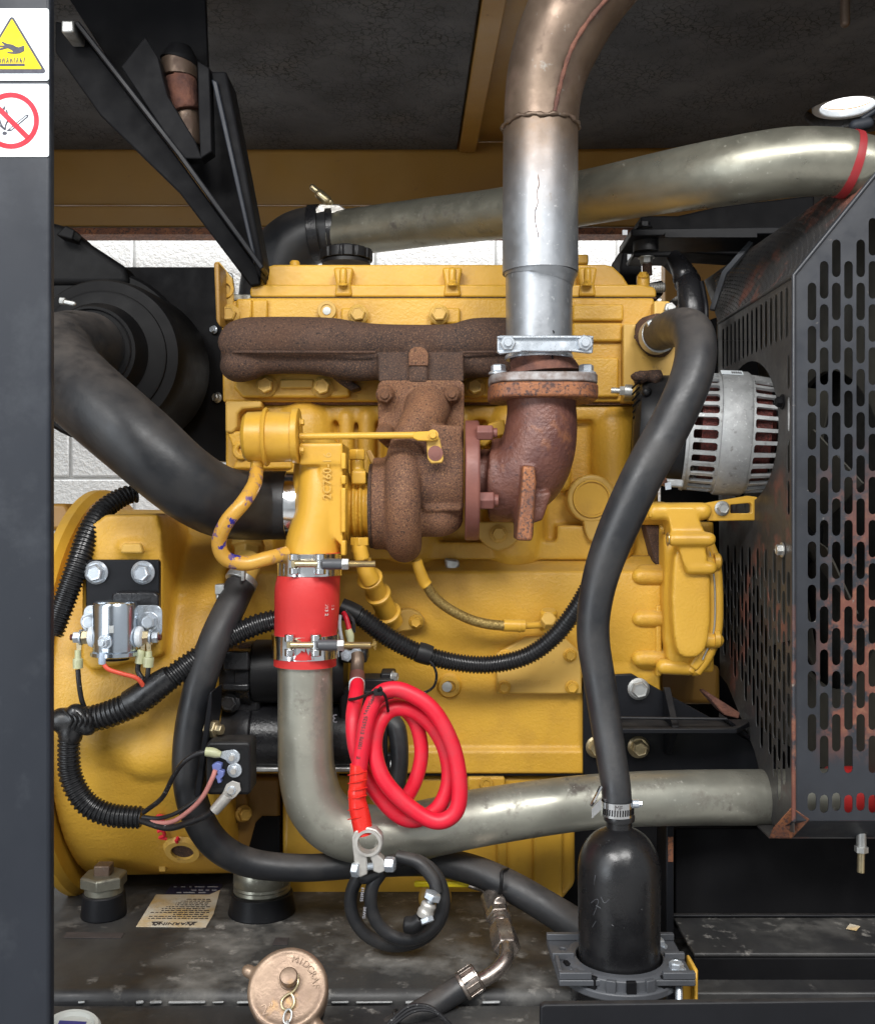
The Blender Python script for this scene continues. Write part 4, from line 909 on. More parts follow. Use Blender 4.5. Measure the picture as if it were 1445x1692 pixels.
sweep(bm, pts, [.0032+.0012*math.sin(k*1.9) for k in range(65)], 10); obj('weld_ring', bm, M['heat'], pp)
bm = B(); lathe(bm, [(0, S(55.5, YE)), (.004, S(56.5, YE)), (.006, S(55, YE))], P(890, 588, YE), (0, 0, -1), 40); obj('pipe_end', bm, M['zinc'], pp)
# saddle clamp around the pipe
sc_ = thing('saddle_clamp', 'zinc plated saddle clamp with two nuts around the exhaust pipe above its flange', 'clamp', P(900, 569, YE-.06))
yc = YE-.065
bm = B(); slab(bm, [(821, 556), (826, 554), (975, 554), (980, 557), (979, 583), (972, 584), (940, 580), (905, 581), (865, 580), (826, 585), (821, 583)], yc, yc+.006); obj('saddle_bar', bm, M['zinc'], sc_, bevel=.0015)
bm = B(); slab(bm, [(821, 555), (980, 555), (980, 558.5), (821, 558.5)], yc-.006, yc-.0005); slab(bm, [(821, 578), (860, 577), (862, 581), (824, 584.5)], yc-.006, yc-.0005); slab(bm, [(940, 577), (978, 578), (978, 583.5), (940, 580)], yc-.006, yc-.0005); obj('saddle_lip', bm, M['zinc'], sc_, bevel=.001)
bm = B(); ring_ = [P(890, 569, YE)+Vector((math.cos(t)*S(62, YE), math.sin(t)*S(62, YE), 0)) for t in [k*PI/20 for k in range(-1, 22)]]; sweep(bm, ring_, .0045, 12); obj('u_bolt', bm, M['zinc'], sc_)
for x in (838, 965): bolt(sc_, P(x, 568, yc-.001), S(12), M['zinc'], 'nut', name='nut')

# ================================================================ charge air pipe over the engine
ca = thing('charge_air_pipe', 'long zinc plated air pipe crossing behind the exhaust pipe under the roof', 'pipe', P(900, 340, .1))
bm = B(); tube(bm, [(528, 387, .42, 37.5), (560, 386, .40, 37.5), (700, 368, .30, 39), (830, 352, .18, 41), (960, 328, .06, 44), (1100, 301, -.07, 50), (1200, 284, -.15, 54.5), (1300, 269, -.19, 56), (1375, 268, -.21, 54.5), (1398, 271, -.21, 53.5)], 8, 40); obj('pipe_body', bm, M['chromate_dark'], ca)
bm = B(); tube(bm, [(1394, 270, -.21, 55.5), (1400, 271.5, -.21, 55.5), (1407, 273, -.21, 55)], 4, 40); obj('red_band', bm, M['red_band'], ca)
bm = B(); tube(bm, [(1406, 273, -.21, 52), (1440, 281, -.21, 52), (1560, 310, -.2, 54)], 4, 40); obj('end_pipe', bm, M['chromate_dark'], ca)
bm = B(); capsule(bm, P(1412, 208, -.20), P(1432, 204, -.20), S(10, -.2), 14); capsule(bm, P(1425, 196, -.20), P(1450, 180, -.20), S(5, -.2), 12); obj('band_bolt', bm, M['post'], ca)
er = thing('rubber_elbow', 'black rubber elbow clamped on the pipe end behind the valve cover', 'hose', P(470, 410, .42))
bm = B(); tube(bm, [(556, 384, .41, 43), (520, 388, .42, 46), (488, 402, .42, 50), (462, 432, .42, 52), (448, 480, .42, 52), (444, 580, .42, 52)], 8, 32); obj('elbow_hose', bm, M['rubber'], er)
bm = B(); tube(bm, [(515, 388, .415, 48), (532, 386, .413, 47.5)], 2, 36); obj('clamp_band', bm, M['black_gloss'], er, bevel=.001)
bm = B(); tube(bm, [(542, 385, .41, 45), (553, 384, .41, 45)], 2, 36); obj('clamp_band', bm, M['black_gloss'], er, bevel=.001)
bm = B(); slab(bm, [(513, 352), (528, 336), (560, 337), (578, 350), (552, 353), (530, 360)], .37, .385); obj('clamp_trunnion', bm, M['lead'], er, bevel=.003)
bm = B(); capsule(bm, P(516, 309, .37), P(546, 334, .37), S(5, .37), 12); capsule(bm, P(528, 321, .37), P(540, 331, .37), S(8, .37), 12); obj('clamp_bolt', bm, M['zinc_yellow'], er)
# oil filler cap
oc = thing('oil_filler_cap', 'black ribbed oil filler cap on top of the yellow valve cover', 'cap', P(572, 437, .19))
bm = B(); c = P(572, 438, .19); lathe(bm, [(0, S(40, .19)), (.006, S(40, .19))], c, (0, 0, 1), 36); obj('cap_neck', bm, M['plastic'], oc)
bm = B(); prof = []
pts = []
for k in range(96):
    r_ = S(43.5 if (k % 8) < 6 else 41, .19); t = 2*PI*k/96; pts.append(c+Vector((math.cos(t)*r_, math.sin(t)*r_, .0075)))
prism(bm, pts, (0, 0, .019)); obj('cap_body', bm, M['plastic'], oc, bevel=.0012)
bm = B(); lathe(bm, [(.026, S(33, .19)), (.031, S(31, .19)), (.031, S(20, .19))], c, (0, 0, 1), 36); obj('cap_top', bm, M['plastic'], oc)
# ================================================================ air filter and intake duct
af = thing('air_filter', 'large round black air filter canister behind the intake duct', 'air filter', (P(150, 590, .1).x, .2, P(0, 590, .1).z))
def yl(px, py, Y, prof, seg=64):
    """lathe along +Y from a pixel at depth Y: prof of (dy, radius px at that depth)"""
    return lathe(B(), [(a, S(r, Y)) for a, r in prof], P(px, py, Y), (0, 1, 0), seg)
obj('filter_body', yl(166, 588, .12, [(0, 60), (0, 104), (.002, 108), (.006, 109), (.007, 112), (.010, 126), (.022, 131), (.05, 134), (.19, 141)]), M['filter_black'], af)
obj('filter_rim', yl(166, 588, .31, [(0, 130), (.0, 138), (.006, 143), (.02, 143), (.03, 138), (.03, 100)]), M['filter_black'], af)
obj('outlet_collar', yl(150, 580, .085, [(0, 66), (.0, 74), (.02, 80), (.034, 86)]), M['filter_black'], af)
bm = B(); lathe(bm, [(.0, S(67, .08)), (-.002, S(68, .08)), (.004, S(69.5, .08))], P(148, 578, .082), (0, 1, 0), 56, cap=False); obj('collar_clamp', bm, M['black_gloss'], af)
bm = B(); slab(bm, [(60, 360), (118, 375), (124, 386), (208, 441), (215, 470), (60, 470)], .30, .42); obj('filter_inlet', bm, M['filter_black'], af, bevel=.012, bseg=4)
bm = B(); slab(bm, [(92, 388), (108, 372), (124, 380), (120, 396)], .26, .30); obj('inlet_clip', bm, M['filter_black'], af, bevel=.003)
fb = thing('filter_bracket', 'flat black steel mounting plate standing behind the round air filter', 'bracket', P(290, 760, .36))
bm = B(); slab(bm, [(205, 441), (358, 441), (372, 505), (384, 700), (385, 762), (205, 762)], .36, .366); obj('mount_plate', bm, M['black_matt'], fb, bevel=.002)
bm = B(); slab(bm, [(355, 440), (384, 452), (392, 505), (392, 700), (388, 755), (378, 764), (352, 764)], .40, .406); obj('edge_plate', bm, M['zinc_dull'], fb, bevel=.002)
bolt(fb, P(354, 545, .355), S(7, .35), M['zinc'], d=(-.6, -1, 0)); bolt(fb, P(360, 657, .355), S(9, .35), M['zinc_dull'], d=(-.6, -1, 0))
du = thing('intake_duct', 'wide dusty black rubber intake duct sweeping down to the yellow compressor', 'duct', P(250, 730, -.2))
bm = B(); tube(bm, [(146, 578, .09, 62), (118, 576, .02, 62), (94, 588, -.06, 63), (108, 620, -.15, 65), (158, 668, -.22, 65), (231, 731, -.245, 64), (302, 793, -.235, 61), (362, 828, -.195, 59), (415, 835, -.145, 57), (445, 835, -.129, 56.5), (460, 835, -.128, 56.5), (475, 835, -.128, 56.5)], 9, 48)
obj('duct_body', bm, M['rubber'], du)
bm = B(); capsule(bm, P(108, 499, -.04), P(122, 502, -.04), S(4), 10); cyl(bm, P(100, 497, -.035), P(108, 498, -.035), S(6), 8); obj('clamp_screw', bm, M['zinc_dull'], du)

# ================================================================ corrugated conduits
def conduit(pts, name, label, pitch=.0052, amp=.082, seg=18, grp='corrugated black cable conduits'):
    w_, r_ = path(pts, 24)
    # resample by arc length so that the ribs are even
    out = []; rr = []; acc = 0; nxt = 0; step = pitch*1.18/4; j = 0
    for i in range(len(w_)-1):
        d = (w_[i+1]-w_[i]).length
        while nxt <= acc+d and d > 0:
            t = (nxt-acc)/d; out.append(w_[i].lerp(w_[i+1], t)); r0 = r_[i]+(r_[i+1]-r_[i])*t
            rr.append(r0*(1+amp if j % 4 in (0, 1) else 1-amp)); nxt += step; j += 1
        acc += d
    o = obj(name, sweep(B(), out, rr, seg), M['conduit'])
    return tag(o, label, 'conduit', grp)
YQ = -.235
conduit([(60, 1192, YQ, 17), (100, 1190, YQ, 17), (135, 1189, YQ, 17)], 'conduit', 'short stub of corrugated conduit entering the branch tee beside the post', .0062)
conduit([(140, 1190, YQ, 20), (180, 1180, YQ, 21), (230, 1158, YQ, 21), (272, 1128, YQ, 19), (320, 1092, -.22, 18), (370, 1058, -.2, 17), (420, 1034, -.19, 17), (462, 1022, -.185, 16)], 'conduit', 'thick corrugated conduit rising from the branch tee towards the red sleeve', .0060)
conduit([(116, 1200, YQ, 17), (114, 1240, YQ, 17), (118, 1285, YQ, 18), (142, 1326, YQ, 18.5), (180, 1346, YQ, 18), (236, 1351, YQ, 17)], 'conduit', 'corrugated conduit curving down from the tee and ending in loose wires', .0055)
conduit([(225, 816, -.13, 14), (205, 820, -.14, 15), (172, 842, -.16, 16.5), (148, 880, -.18, 18), (128, 935, -.2, 18), (108, 990, -.21, 18), (85, 1050, -.22, 18)], 'conduit', 'corrugated conduit dropping from beneath the intake duct behind the post', .0052)
conduit([(566, 1006, -.12, 15), (596, 1020, -.12, 15), (640, 1052, -.11, 15), (690, 1078, -.10, 14.5), (750, 1094, -.09, 14), (810, 1098, -.09, 14), (870, 1084, -.1, 14), (915, 1052, -.11, 14), (950, 1008, -.12, 14), (975, 965, -.13, 14)], 'conduit', 'corrugated conduit sagging across the yellow block from the red sleeve to the long hose', .0046)
# tape wrapped tee
tt = thing('conduit_tee', 'black tape wrapped branch where three corrugated conduits meet', 'cable tee', P(125, 1190, YQ))
bm = B(); capsule(bm, P(102, 1190, YQ), P(150, 1188, YQ), S(21, YQ), 18); capsule(bm, P(118, 1190, YQ), P(117, 1215, YQ), S(20, YQ), 18); capsule(bm, P(125, 1178, YQ-.005), P(145, 1200, YQ-.005), S(16, YQ), 14)
obj('tape_wrap', bm, M['conduit'], tt, vox=.003, sm=2)
bm = B()
for k in range(5): 
    w_, r_ = path([(104+k*10, 1172, YQ-.012, 2), (118+k*8, 1190, YQ-.022, 2), (112+k*9, 1208, YQ-.012, 2)], 5); sweep(bm, w_, r_, 6)
obj('tape_edge', bm, M['conduit'], tt)
tw = thing('taped_joint', 'black tape wrapped bulge on the thick conduit where thin wires enter', 'tape joint', P(245, 1140, YQ))
bm = B(); tube(bm, [(212, 1163, YQ, 22), (235, 1151, YQ, 24), (262, 1132, YQ, 22.5), (282, 1118, YQ, 20)], 5, 20); obj('tape_wrap', bm, M['conduit'], tw)
bm = B(); tube(bm, [(562, 1004, -.12, 17), (575, 1010, -.12, 18), (592, 1018, -.12, 17.5)], 4, 20); tag(obj('tape_band', bm, M['plastic']), 'black tape band on the conduit end beside the red sleeve', 'tape band')
bm = B(); tube(bm, [(690, 1077, -.1, 17), (700, 1080, -.1, 17.5), (712, 1084, -.1, 16.5)], 3, 20); tag(obj('tape_band', bm, M['plastic']), 'black tape band on the lowest stretch of the sagging conduit', 'tape band')
bm = B(); tube(bm, [(704, 1088, -.112, 2.2), (716, 1100, -.11, 2.2), (721, 1118, -.10, 2.2), (715, 1136, -.09, 2.2), (696, 1146, -.08, 2.2), (680, 1145, -.07, 2.2)], 6, 10); tag(obj('thin_wire', bm, M['wire_black']), 'thin black wire looping out of the sagging conduit', 'wire')

# ================================================================ solenoid and its bracket on the flywheel housing
YB = -.203
sp = thing('solenoid_bracket', 'black steel plate held on the flywheel housing by two large zinc bolts', 'bracket', P(203, 960, YB))
bm = B(); slab(bm, rrect(142, 925, 263, 1060, 5), YB, YB+.012); obj('bracket_plate', bm, M['black'], sp, bevel=.0015)
bm = B(); slab(bm, [(184, 982), (192, 978), (255, 978), (262, 984), (262, 1020), (184, 1020)], YB-.014, YB-.001); obj('bracket_step', bm, M['black_gloss'], sp, bevel=.003)
for x, y in ((160, 946), (237, 946)):
    lb_ = bolt(sp, P(x, y, YB), S(19.5, YB), M['zinc'], name='large_bolt')
    bolt_z = YB-S(19.5, YB)*.955
    for i, chs in enumerate('8.8'):
        a = 1.2-i*1.1; r_ = S(8.5, YB)
        text(chs, S(7.5, YB), M['zinc_dull'], FRONT(P(x, y, bolt_z)+Vector((math.cos(a)*r_*.8, 0, math.sin(a)*r_*.8))), 'grade_mark', sp, .0004)
so = thing('starter_solenoid', 'shiny zinc plated cylindrical solenoid with side terminals on a black plate', 'solenoid', P(193, 1040, YB-.03))
cz = P(191, 992, YB-.035); k = S(1, YB-.035)
bm = B(); lathe(bm, [(0, .5*k), (0, 20*k), (-.001, 30*k), (-.003, 34*k), (-.007, 36*k), (-.088*k/k*0-78*k, 36*k), (-82*k, 36*k), (-84*k, 40*k), (-90*k, 40*k), (-92*k, 37*k)], cz, (0, 0, 1), 64); obj('can', bm, M['chrome'], so)
bm = B(); lathe(bm, [(-92*k, 24*k), (-98*k, 22*k)], cz, (0, 0, 1), 24); obj('bottom_plug', bm, M['plastic'], so)
bm = B(); slab(bm, rrect(138, 1000, 268, 1054, 12), YB-.0205, YB-.018); obj('mount_ear', bm, M['zinc'], so, bevel=.001)
for x in (150, 247): bolt(so, P(x, 1027, YB-.0205), S(16, YB), M['zinc'], 'washer')
bm = B(); plate(bm, [(180, 1040), (180, 1034), (188, 1034), (188, 1046), (180, 1046)], [], lambda u, v, w_: P(u, v, YB-.035-36*k-.0006)+Vector((0, w_, 0)), .002); obj('crimp_window', bm, M['zinc_dull'], so)
yt = YB-.035
for s, x0 in ((-1, 158), (1, 226)):
    bm = B(); lathe(bm, [(0, 16*k), (4*k, 18*k), (9*k, 16*k), (12*k, 10*k)], P(x0, 1052, yt), (s, 0, 0), 24); obj('nylon_insulator', bm, M['nylon'], so)
    xx = x0+s*10
    bm = B(); lathe(bm, [(0, 12*k), (11*k, 12*k)], P(xx, 1053, yt), (s, 0, 0), 6); obj('inner_nut', bm, M['zinc_yellow'], so, bevel=.0006)
    bm = B(); lathe(bm, [(12*k, 13*k), (15*k, 13*k)], P(xx, 1053, yt), (s, 0, 0), 20); obj('washer', bm, M['zinc'], so)
    bm = B(); lathe(bm, [(16*k, 10*k), (25*k, 10*k), (26*k, 9*k)], P(xx, 1053, yt), (s, 0, 0), 6); obj('outer_nut', bm, M['zinc'], so, bevel=.0006)
    bm = B(); lathe(bm, [(25*k, 5*k), (31*k, 5*k)], P(xx, 1053, yt), (s, 0, 0), 12); obj('stud', bm, M['copper'], so)
bm = B(); lathe(bm, [(0, 12*k), (3*k, 12*k)], P(175, 1060, yt-36*k), (-.25, -1, -.1), 20); obj('washer', bm, M['zinc'], so)
bolt(so, P(173, 1061, yt-36*k-.002), S(9.5, yt), M['zinc'], 'nut', d=(-.25, -1, -.1), name='front_nut')
# leads
def lead(name, pts, r, m, label, sleeve=None, sm_=None, tabm=None, grp=None):
    t = thing(name, label, 'wire', P(*pts[0][:3]), grp)
    bm = B(); tube(bm, pts, 8, 12, r); obj('wire', bm, m, t)
    if sleeve:
        bm = B(); tube(bm, sleeve, 4, 14); obj('crimp_sleeve', bm, sm_, t)
        if tabm:
            bm = B(); slab(bm, tabm, sleeve[0][2]-.0006, sleeve[0][2]+.0006); obj('terminal_tab', bm, M['zinc_yellow'], t)
    return t
lead('terminal_lead', [(129, 1106, yt), (131, 1130, yt), (135, 1155, yt+.005), (141, 1172, yt+.01)], 4.2, M['wire_black'], 'black lead hanging from the outer terminal of the solenoid nearest the post', [(129, 1074, yt, 5), (129, 1088, yt, 5.5), (129, 1089, yt, 8), (129, 1104, yt, 8)], M['crimp'], [(126, 1050), (136, 1050), (134, 1076), (127, 1076)])
lead('terminal_lead', [(230, 1092, yt), (228, 1108, yt), (236, 1122, yt), (246, 1132, yt+.01)], 4.5, M['wire_black'], 'black lead bending behind another at the solenoid terminal away from the post', [(235, 1074, yt-.002, 6), (233, 1080, yt-.002, 7.5), (231, 1096, yt-.002, 8)], M['crimp'], [(234, 1050), (241, 1050), (239, 1076), (232, 1076)])
lead('terminal_lead', [(246, 1098, yt-.006), (244, 1115, yt-.006), (240, 1132, yt), (238, 1140, yt+.008)], 4.2, M['wire_black'], 'straight black lead in front at the solenoid terminal away from the post', [(246, 1076, yt-.006, 5), (246, 1086, yt-.006, 6), (246, 1087, yt-.006, 8.5), (245, 1102, yt-.006, 8.5)], M['crimp'], [(241, 1050), (248, 1050), (250, 1078), (243, 1078)])
lead('trigger_lead', [(170, 1095, yt-.03), (180, 1106, yt-.03), (205, 1114, yt-.025), (225, 1120, yt-.02), (236, 1132, yt-.012), (240, 1146, yt-.004)], 3.8, M['orange_wire'], 'thin orange red lead from the front stud of the solenoid', [(170, 1078, yt-.032, 5.5), (169, 1090, yt-.032, 6), (169, 1096, yt-.031, 6)], M['clear_blue'])

# ================================================================ starter motor
stt = thing('starter_motor', 'black starter motor with stacked cylinders behind the plated pipe', 'starter motor', P(500, 1170, -.08))
def xcyl(name, x, y, Y, prof, m, parent, seg=44, bevel=0, **kw):
    bm = B(); lathe(bm, [(S(a, Y), S(r, Y)) for a, r in prof], P(x, y, Y), (1, 0, 0), seg); return obj(name, bm, m, parent, bevel=bevel, **kw)
xcyl('solenoid_nose', 352, 1112, -.10, [(0, 38), (4, 44), (44, 46), (46, 50), (66, 54), (68, 52)], M['black_gloss'], stt)
bm = B(); pbox(bm, 368, 1076, 411, 1108, -.158, -.10); pbox(bm, 366, 1130, 411, 1142, -.152, -.10); obj('nose_rib', bm, M['black_gloss'], stt, bevel=.003)
xcyl('solenoid_case', 421, 1109, -.10, [(0, 50), (2, 52), (130, 52), (140, 50), (150, 46)], M['plastic'], stt)
xcyl('drive_housing', 330, 1212, -.09, [(0, 40), (4, 48), (40, 52), (62, 52), (66, 54), (88, 54), (90, 52)], M['black_gloss'], stt)
xcyl('motor_case', 421, 1216, -.09, [(0, 54), (2, 56), (170, 56), (200, 56), (204, 52), (214, 50), (216, 40)], M['black_gloss'], stt)
bm = B(); pbox(bm, 352, 1140, 430, 1180, -.12, -.06); obj('web', bm, M['black_gloss'], stt, bevel=.008, bseg=3)
bm = B(); pbox(bm, 596, 1122, 650, 1160, -.12, -.06); pbox(bm, 628, 1112, 652, 1126, -.11, -.06); obj('upper_cap', bm, M['plastic'], stt, bevel=.003)
bm = B(); pbox(bm, 605, 1245, 650, 1276, -.12, -.06); pbox(bm, 560, 1140, 640, 1262, -.13, -.05); obj('lower_cap', bm, M['plastic'], stt, bevel=.004)
bolt(stt, P(648, 1118, -.11), S(9), M['zinc_dull'], d=(1, -.3, 0)); bolt(stt, P(648, 1262, -.115), S(11), M['zinc_dull'], d=(1, -.3, 0))
bm = B(); pbox(bm, 360, 1268, 600, 1276, -.13, -.09); obj('lower_edge', bm, M['zinc_dull'], stt, bevel=.002)
bm = B(); lathe(bm, [(0, S(24)), (.006, S(24)), (.008, S(20)), (.02, S(16))], P(640, 1190, -.1), (1, 0, 0), 24); obj('terminal_boss', bm, M['rubber'], stt)
bolt(stt, P(380, 1160, -.13), S(16), M['black_gloss'])
# "3" mark on the motor
text('3', .018, M['pale_ink'], basis(P(553, 1188, -.158), (-1, 0, 0), (0, 0, 1)), 'paint_mark', stt, .0004)
bm = B(); lathe(bm, [(0, S(18, -.26)), (.003, S(18, -.26)), (.004, S(15, -.26)), (.014, S(15, -.26)), (.015, S(9, -.26)), (.023, S(9, -.26))], P(344, 1203, -.262), (1, -.35, -.05), 6)
obj('flange_nut', bm, M['zinc_yellow'], stt, bevel=.0008)
# black cable behind the red coil
bm = B(); tube(bm, [(642, 1190, -.11, 15), (655, 1205, -.115, 16), (660, 1250, -.12, 15), (655, 1300, -.12, 15), (640, 1360, -.12, 15), (640, 1400, -.12, 15)], 6, 18); tag(obj('starter_cable', bm, M['rubber']), 'thick black cable dropping from the starter end behind the red coil', 'cable')

# ================================================================ relay with its wires
YR = -.30
rp = thing('relay_bracket', 'thin black tilted steel strip standing beside the square relay', 'bracket', P(335, 1230, YR+.03))
bm = B(); slab(bm, [(345, 1146), (350, 1142), (349, 1180), (332, 1318), (326, 1320), (320, 1314)], YR+.02, YR+.09); obj('bracket_strip', bm, M['black'], rp, bevel=.002)
rl = thing('relay', 'square black plastic relay with three ring terminals beside the starter', 'relay', P(378, 1270, YR))
bm = B(); prism(bm, [P(x, y, YR) for x, y in rrect(340, 1226, 414, 1314, 8)], (0, .05, 0)); obj('relay_case', bm, M['plastic'], rl, bevel=.004, bseg=3)
bm = B(); plate(bm, rrect(345, 1232, 410, 1309, 5), [rrect(352, 1238, 404, 1303, 3)], lambda u, v, w_: P(u, v, YR-.0012)+Vector((0, w_, 0)), .0014); obj('case_rim', bm, M['plastic'], rl)
for x, y in ((385, 1250), (388, 1272), (384, 1304)):
    bm = B(); lathe(bm, [(0, S(12, YR)), (.003, S(12, YR)), (.0036, S(10.5, YR))], P(x, y, YR-.0005), (0, -1, 0), 24); tw_ = obj('terminal_washer', bm, M['zinc'], rl)
    bm = B(); lathe(bm, [(.003, S(8, YR)), (.007, S(8, YR))], P(x, y, YR-.0005), (0, -1, 0), 6); obj('terminal_nut', bm, M['zinc'], tw_, bevel=.0005)
    bm = B(); lathe(bm, [(.006, S(4.5, YR)), (.012, S(4.5, YR))], P(x, y, YR-.0005), (0, -1, 0), 12); obj('terminal_stud', bm, M['lead'], tw_)
for x, y in ((358, 1270), (362, 1282)):
    bm = B(); slab(bm, [(x-8, y-6), (x, y-10), (x+8, y-7), (x+7, y+1), (x+2, y+6), (x+4, y+11), (x-2, y+13), (x-4, y+6), (x-7, y+2)], YR-.012, YR-.001); obj('spade_crimp', bm, M['blue_crimp'], rl, bevel=.001)
t = lead('relay_lead', [(345, 1242, YR-.008), (325, 1246, YR-.008), (303, 1260, YR-.005), (286, 1284, YR+.01), (268, 1318, YR+.03), (238, 1342, YR+.055)], 4.2, M['wire_black'], 'black wire arching from the top relay terminal into the corrugated conduit', [(365, 1247, YR-.008, 5), (357, 1245, YR-.008, 7.5), (350, 1243, YR-.008, 8), (340, 1242, YR-.008, 7.5)], M['crimp'])
bm = B(); slab(bm, [(362, 1243), (374, 1240), (385, 1239), (396, 1246), (395, 1256), (385, 1261), (374, 1256), (363, 1251)], YR-.0048, YR-.0036); obj('ring_tongue', bm, M['zinc'], t)
lead('relay_lead', [(356, 1272, YR-.013), (350, 1288, YR-.013), (334, 1318, YR-.005), (310, 1342, YR+.01), (280, 1359, YR+.03), (234, 1358, YR+.055)], 4, M['pink'], 'pinkish wire running from the blue spade on the relay to the conduit')
lead('relay_lead', [(345, 1305, YR+.02), (322, 1324, YR+.02), (290, 1344, YR+.03), (262, 1352, YR+.045), (236, 1350, YR+.055)], 3.6, M['wire_black'], 'thin dark wire passing behind the pinkish wire to the conduit')
t = lead('relay_lead', [(352, 1340, YR-.012), (340, 1348, YR-.005), (310, 1360, YR+.01), (276, 1368, YR+.03), (234, 1356, YR+.055)], 5.5, M['wire_black'], 'thick black wire with silver lug on the lowest relay terminal')
bm = B(); tube(bm, [(376, 1314, YR-.012, 9), (370, 1322, YR-.012, 9.5), (354, 1340, YR-.012, 9)], 4, 16); obj('lug_barrel', bm, M['lead'], t)
bm = B(); slab(bm, [(368, 1310), (374, 1296), (384, 1290), (396, 1294), (398, 1306), (390, 1316), (382, 1322), (376, 1322)], YR-.0056, YR-.0042); obj('lug_palm', bm, M['lead'], t, bevel=.0005)
# ================================================================ lower charge pipe with red sleeve
YP = -.20
lp = thing('lower_air_pipe', 'scratched plated air pipe dropping from the red sleeve and bending towards the fan guard', 'pipe', P(600, 1340, YP))
bm = B(); tube(bm, [(504, 1060, YP, 45), (504, 1130, YP, 45), (505, 1230, YP, 45.5), (508, 1280, YP, 47), (522, 1328, YP, 48), (556, 1364, YP, 48), (610, 1379, YP, 48), (680, 1374, YP, 47), (780, 1353, YP, 46.5), (900, 1334, YP+.005, 45), (1000, 1323, YP+.02, 44), (1120, 1318, YP+.05, 44.5), (1260, 1317, YP+.085, 45), (1380, 1316, YP+.1, 45)], 9, 44); obj('pipe_body', bm, M['chromate'], lp)
bm = B(); tube(bm, [(1372, 1316, YP+.1, 49), (1480, 1316, YP+.1, 49), (1560, 1316, YP+.1, 49)], 3, 36); obj('pipe_sleeve', bm, M['silicone_red'], lp)
rs = thing('red_sleeve', 'red silicone sleeve joining the yellow compressor outlet to the plated pipe', 'hose', P(508, 1010, YP))
bm = B(); tube(bm, [(513, 913, YP+.01, 50), (513, 925, YP+.01, 50.5), (511, 950, YP+.006, 51), (508, 975, YP, 53.5), (507, 1010, YP, 53), (505, 1045, YP, 51.5), (504.5, 1060, YP, 51), (504, 1099, YP, 51.5)], 8, 48); obj('sleeve', bm, M['silicone_red'], rs)
for i, (s_, x) in enumerate((('05/14/13', 541), ('2', 552))):
    pass
def sleeve_text(s_, x, y, size):
    r_ = S(53.2, YP); cx = P(507, 0, YP).x; dx = P(x, 0, YP-.03).x-cx; Yf = YP-math.sqrt(max(r_*r_-dx*dx, 1e-6))-.0004
    n = Vector((dx, Yf-YP, 0)).normalized(); u = Vector((0, 0, -1)); v = n.cross(u)
    text(s_, size, M['cream'], basis(Vector((cx+dx, Yf, P(0, y, Yf).z)), u, v), 'stamped_mark', rs, .0003)
sleeve_text('05/14/13 2', 540, 999, .0075); sleeve_text('QC 2', 549, 1000, .006)
def tclamp(x, y, hh, rpx, label, tilt=0):
    t = thing('hose_clamp', label, 'clamp', P(x, y, YP), 'bolted band clamps on the red sleeve')
    k = S(1, YP)
    bm = B(); c0 = P(x, y+hh, YP+.004); c1 = P(x, y-hh, YP+.004); ax = (c1-c0)
    lathe(bm, [(0, (rpx-.5)*k), (.0, (rpx+1)*k), (ax.length*.06, (rpx+.6)*k), (ax.length*.94, (rpx+.6)*k), (ax.length, (rpx+1)*k), (ax.length, (rpx-.5)*k)], c0, ax, 56); obj('band', bm, M['steel'], t)
    yf = YP-rpx*k-.004
    for j, xx in enumerate((x-26, x+17)):
        bm = B(); r_ = 8 if j == 0 else 9; yfx = yf+abs(xx-x)*abs(xx-x)*k/rpx*.5
        for y0, y1 in ((y-hh+1, y-6), (y+6, y+hh-1)): cyl(bm, P(xx, y0, yfx), P(xx, y1, yfx), r_*k, 18)
        if j: cyl(bm, P(xx, y-7, yfx+.001), P(xx, y+7, yfx+.001), r_*k*.98, 18)
        obj('trunnion', bm, M['steel'], t, bevel=.001)
    bm = B(); pbox(bm, x-31, y-6, x-23, y+6, yf, yf+.008); cyl(bm, P(x-25, y, yf), P(x+14, y, yf), 5.5*k, 16); obj('tee_bolt', bm, M['zinc_yellow'], t, bevel=.0008)
    yb = yf-.004
    bm = B(); sweep(bm, [P(x+18, y, yb), P(x+22, y, yb), P(x+34, y, yb), P(x+54, y+tilt*.2, yb)], [4*k, 8.5*k, 9*k, 8.5*k], 20); obj('sleeve_nut', bm, M['plastic_grey'], t)
    bm = B(); lathe(bm, [(0, 8*k), (1*k, 10*k), (10*k, 10*k), (12*k, 9*k)], P(x+52, y+tilt*.2, yb), (1, 0, -.01*tilt), 6); obj('lock_nut', bm, M['zinc_dull'], t, bevel=.0006)
    bm = B(); a = P(x+62, y+tilt*.2, yb); pts = []; rr = []
    for i in range(60): pts.append(a+Vector((i*.75*k, 0, -.01*tilt*i*.75*k))); rr.append((5.6 if i % 2 else 4.9)*k)
    sweep(bm, pts, rr, 14); obj('thread', bm, M['zinc_yellow'], t)
    return t
tclamp(512, 932, 18, 53.5, 'bolted band clamp at the upper end of the red sleeve below the compressor')
tclamp(504.5, 1066, 19, 55, 'bolted band clamp at the lower end of the red sleeve above the plated pipe', .5)
bm = B()
for k in range(7):
    a = random.uniform(-2, 2); tube(bm, [(612, 1068, -.26, .5), (617+k*.8, 1062+a*3, -.26, .45), (619+a*2, 1056+k*3, -.26, .4), (615+k, 1060+k*2, -.26, .3)], 4, 5)
tag(obj('frayed_fibre', bm, M['braid']), 'frayed fibres caught on the end of the lower clamp thread', 'fibre')

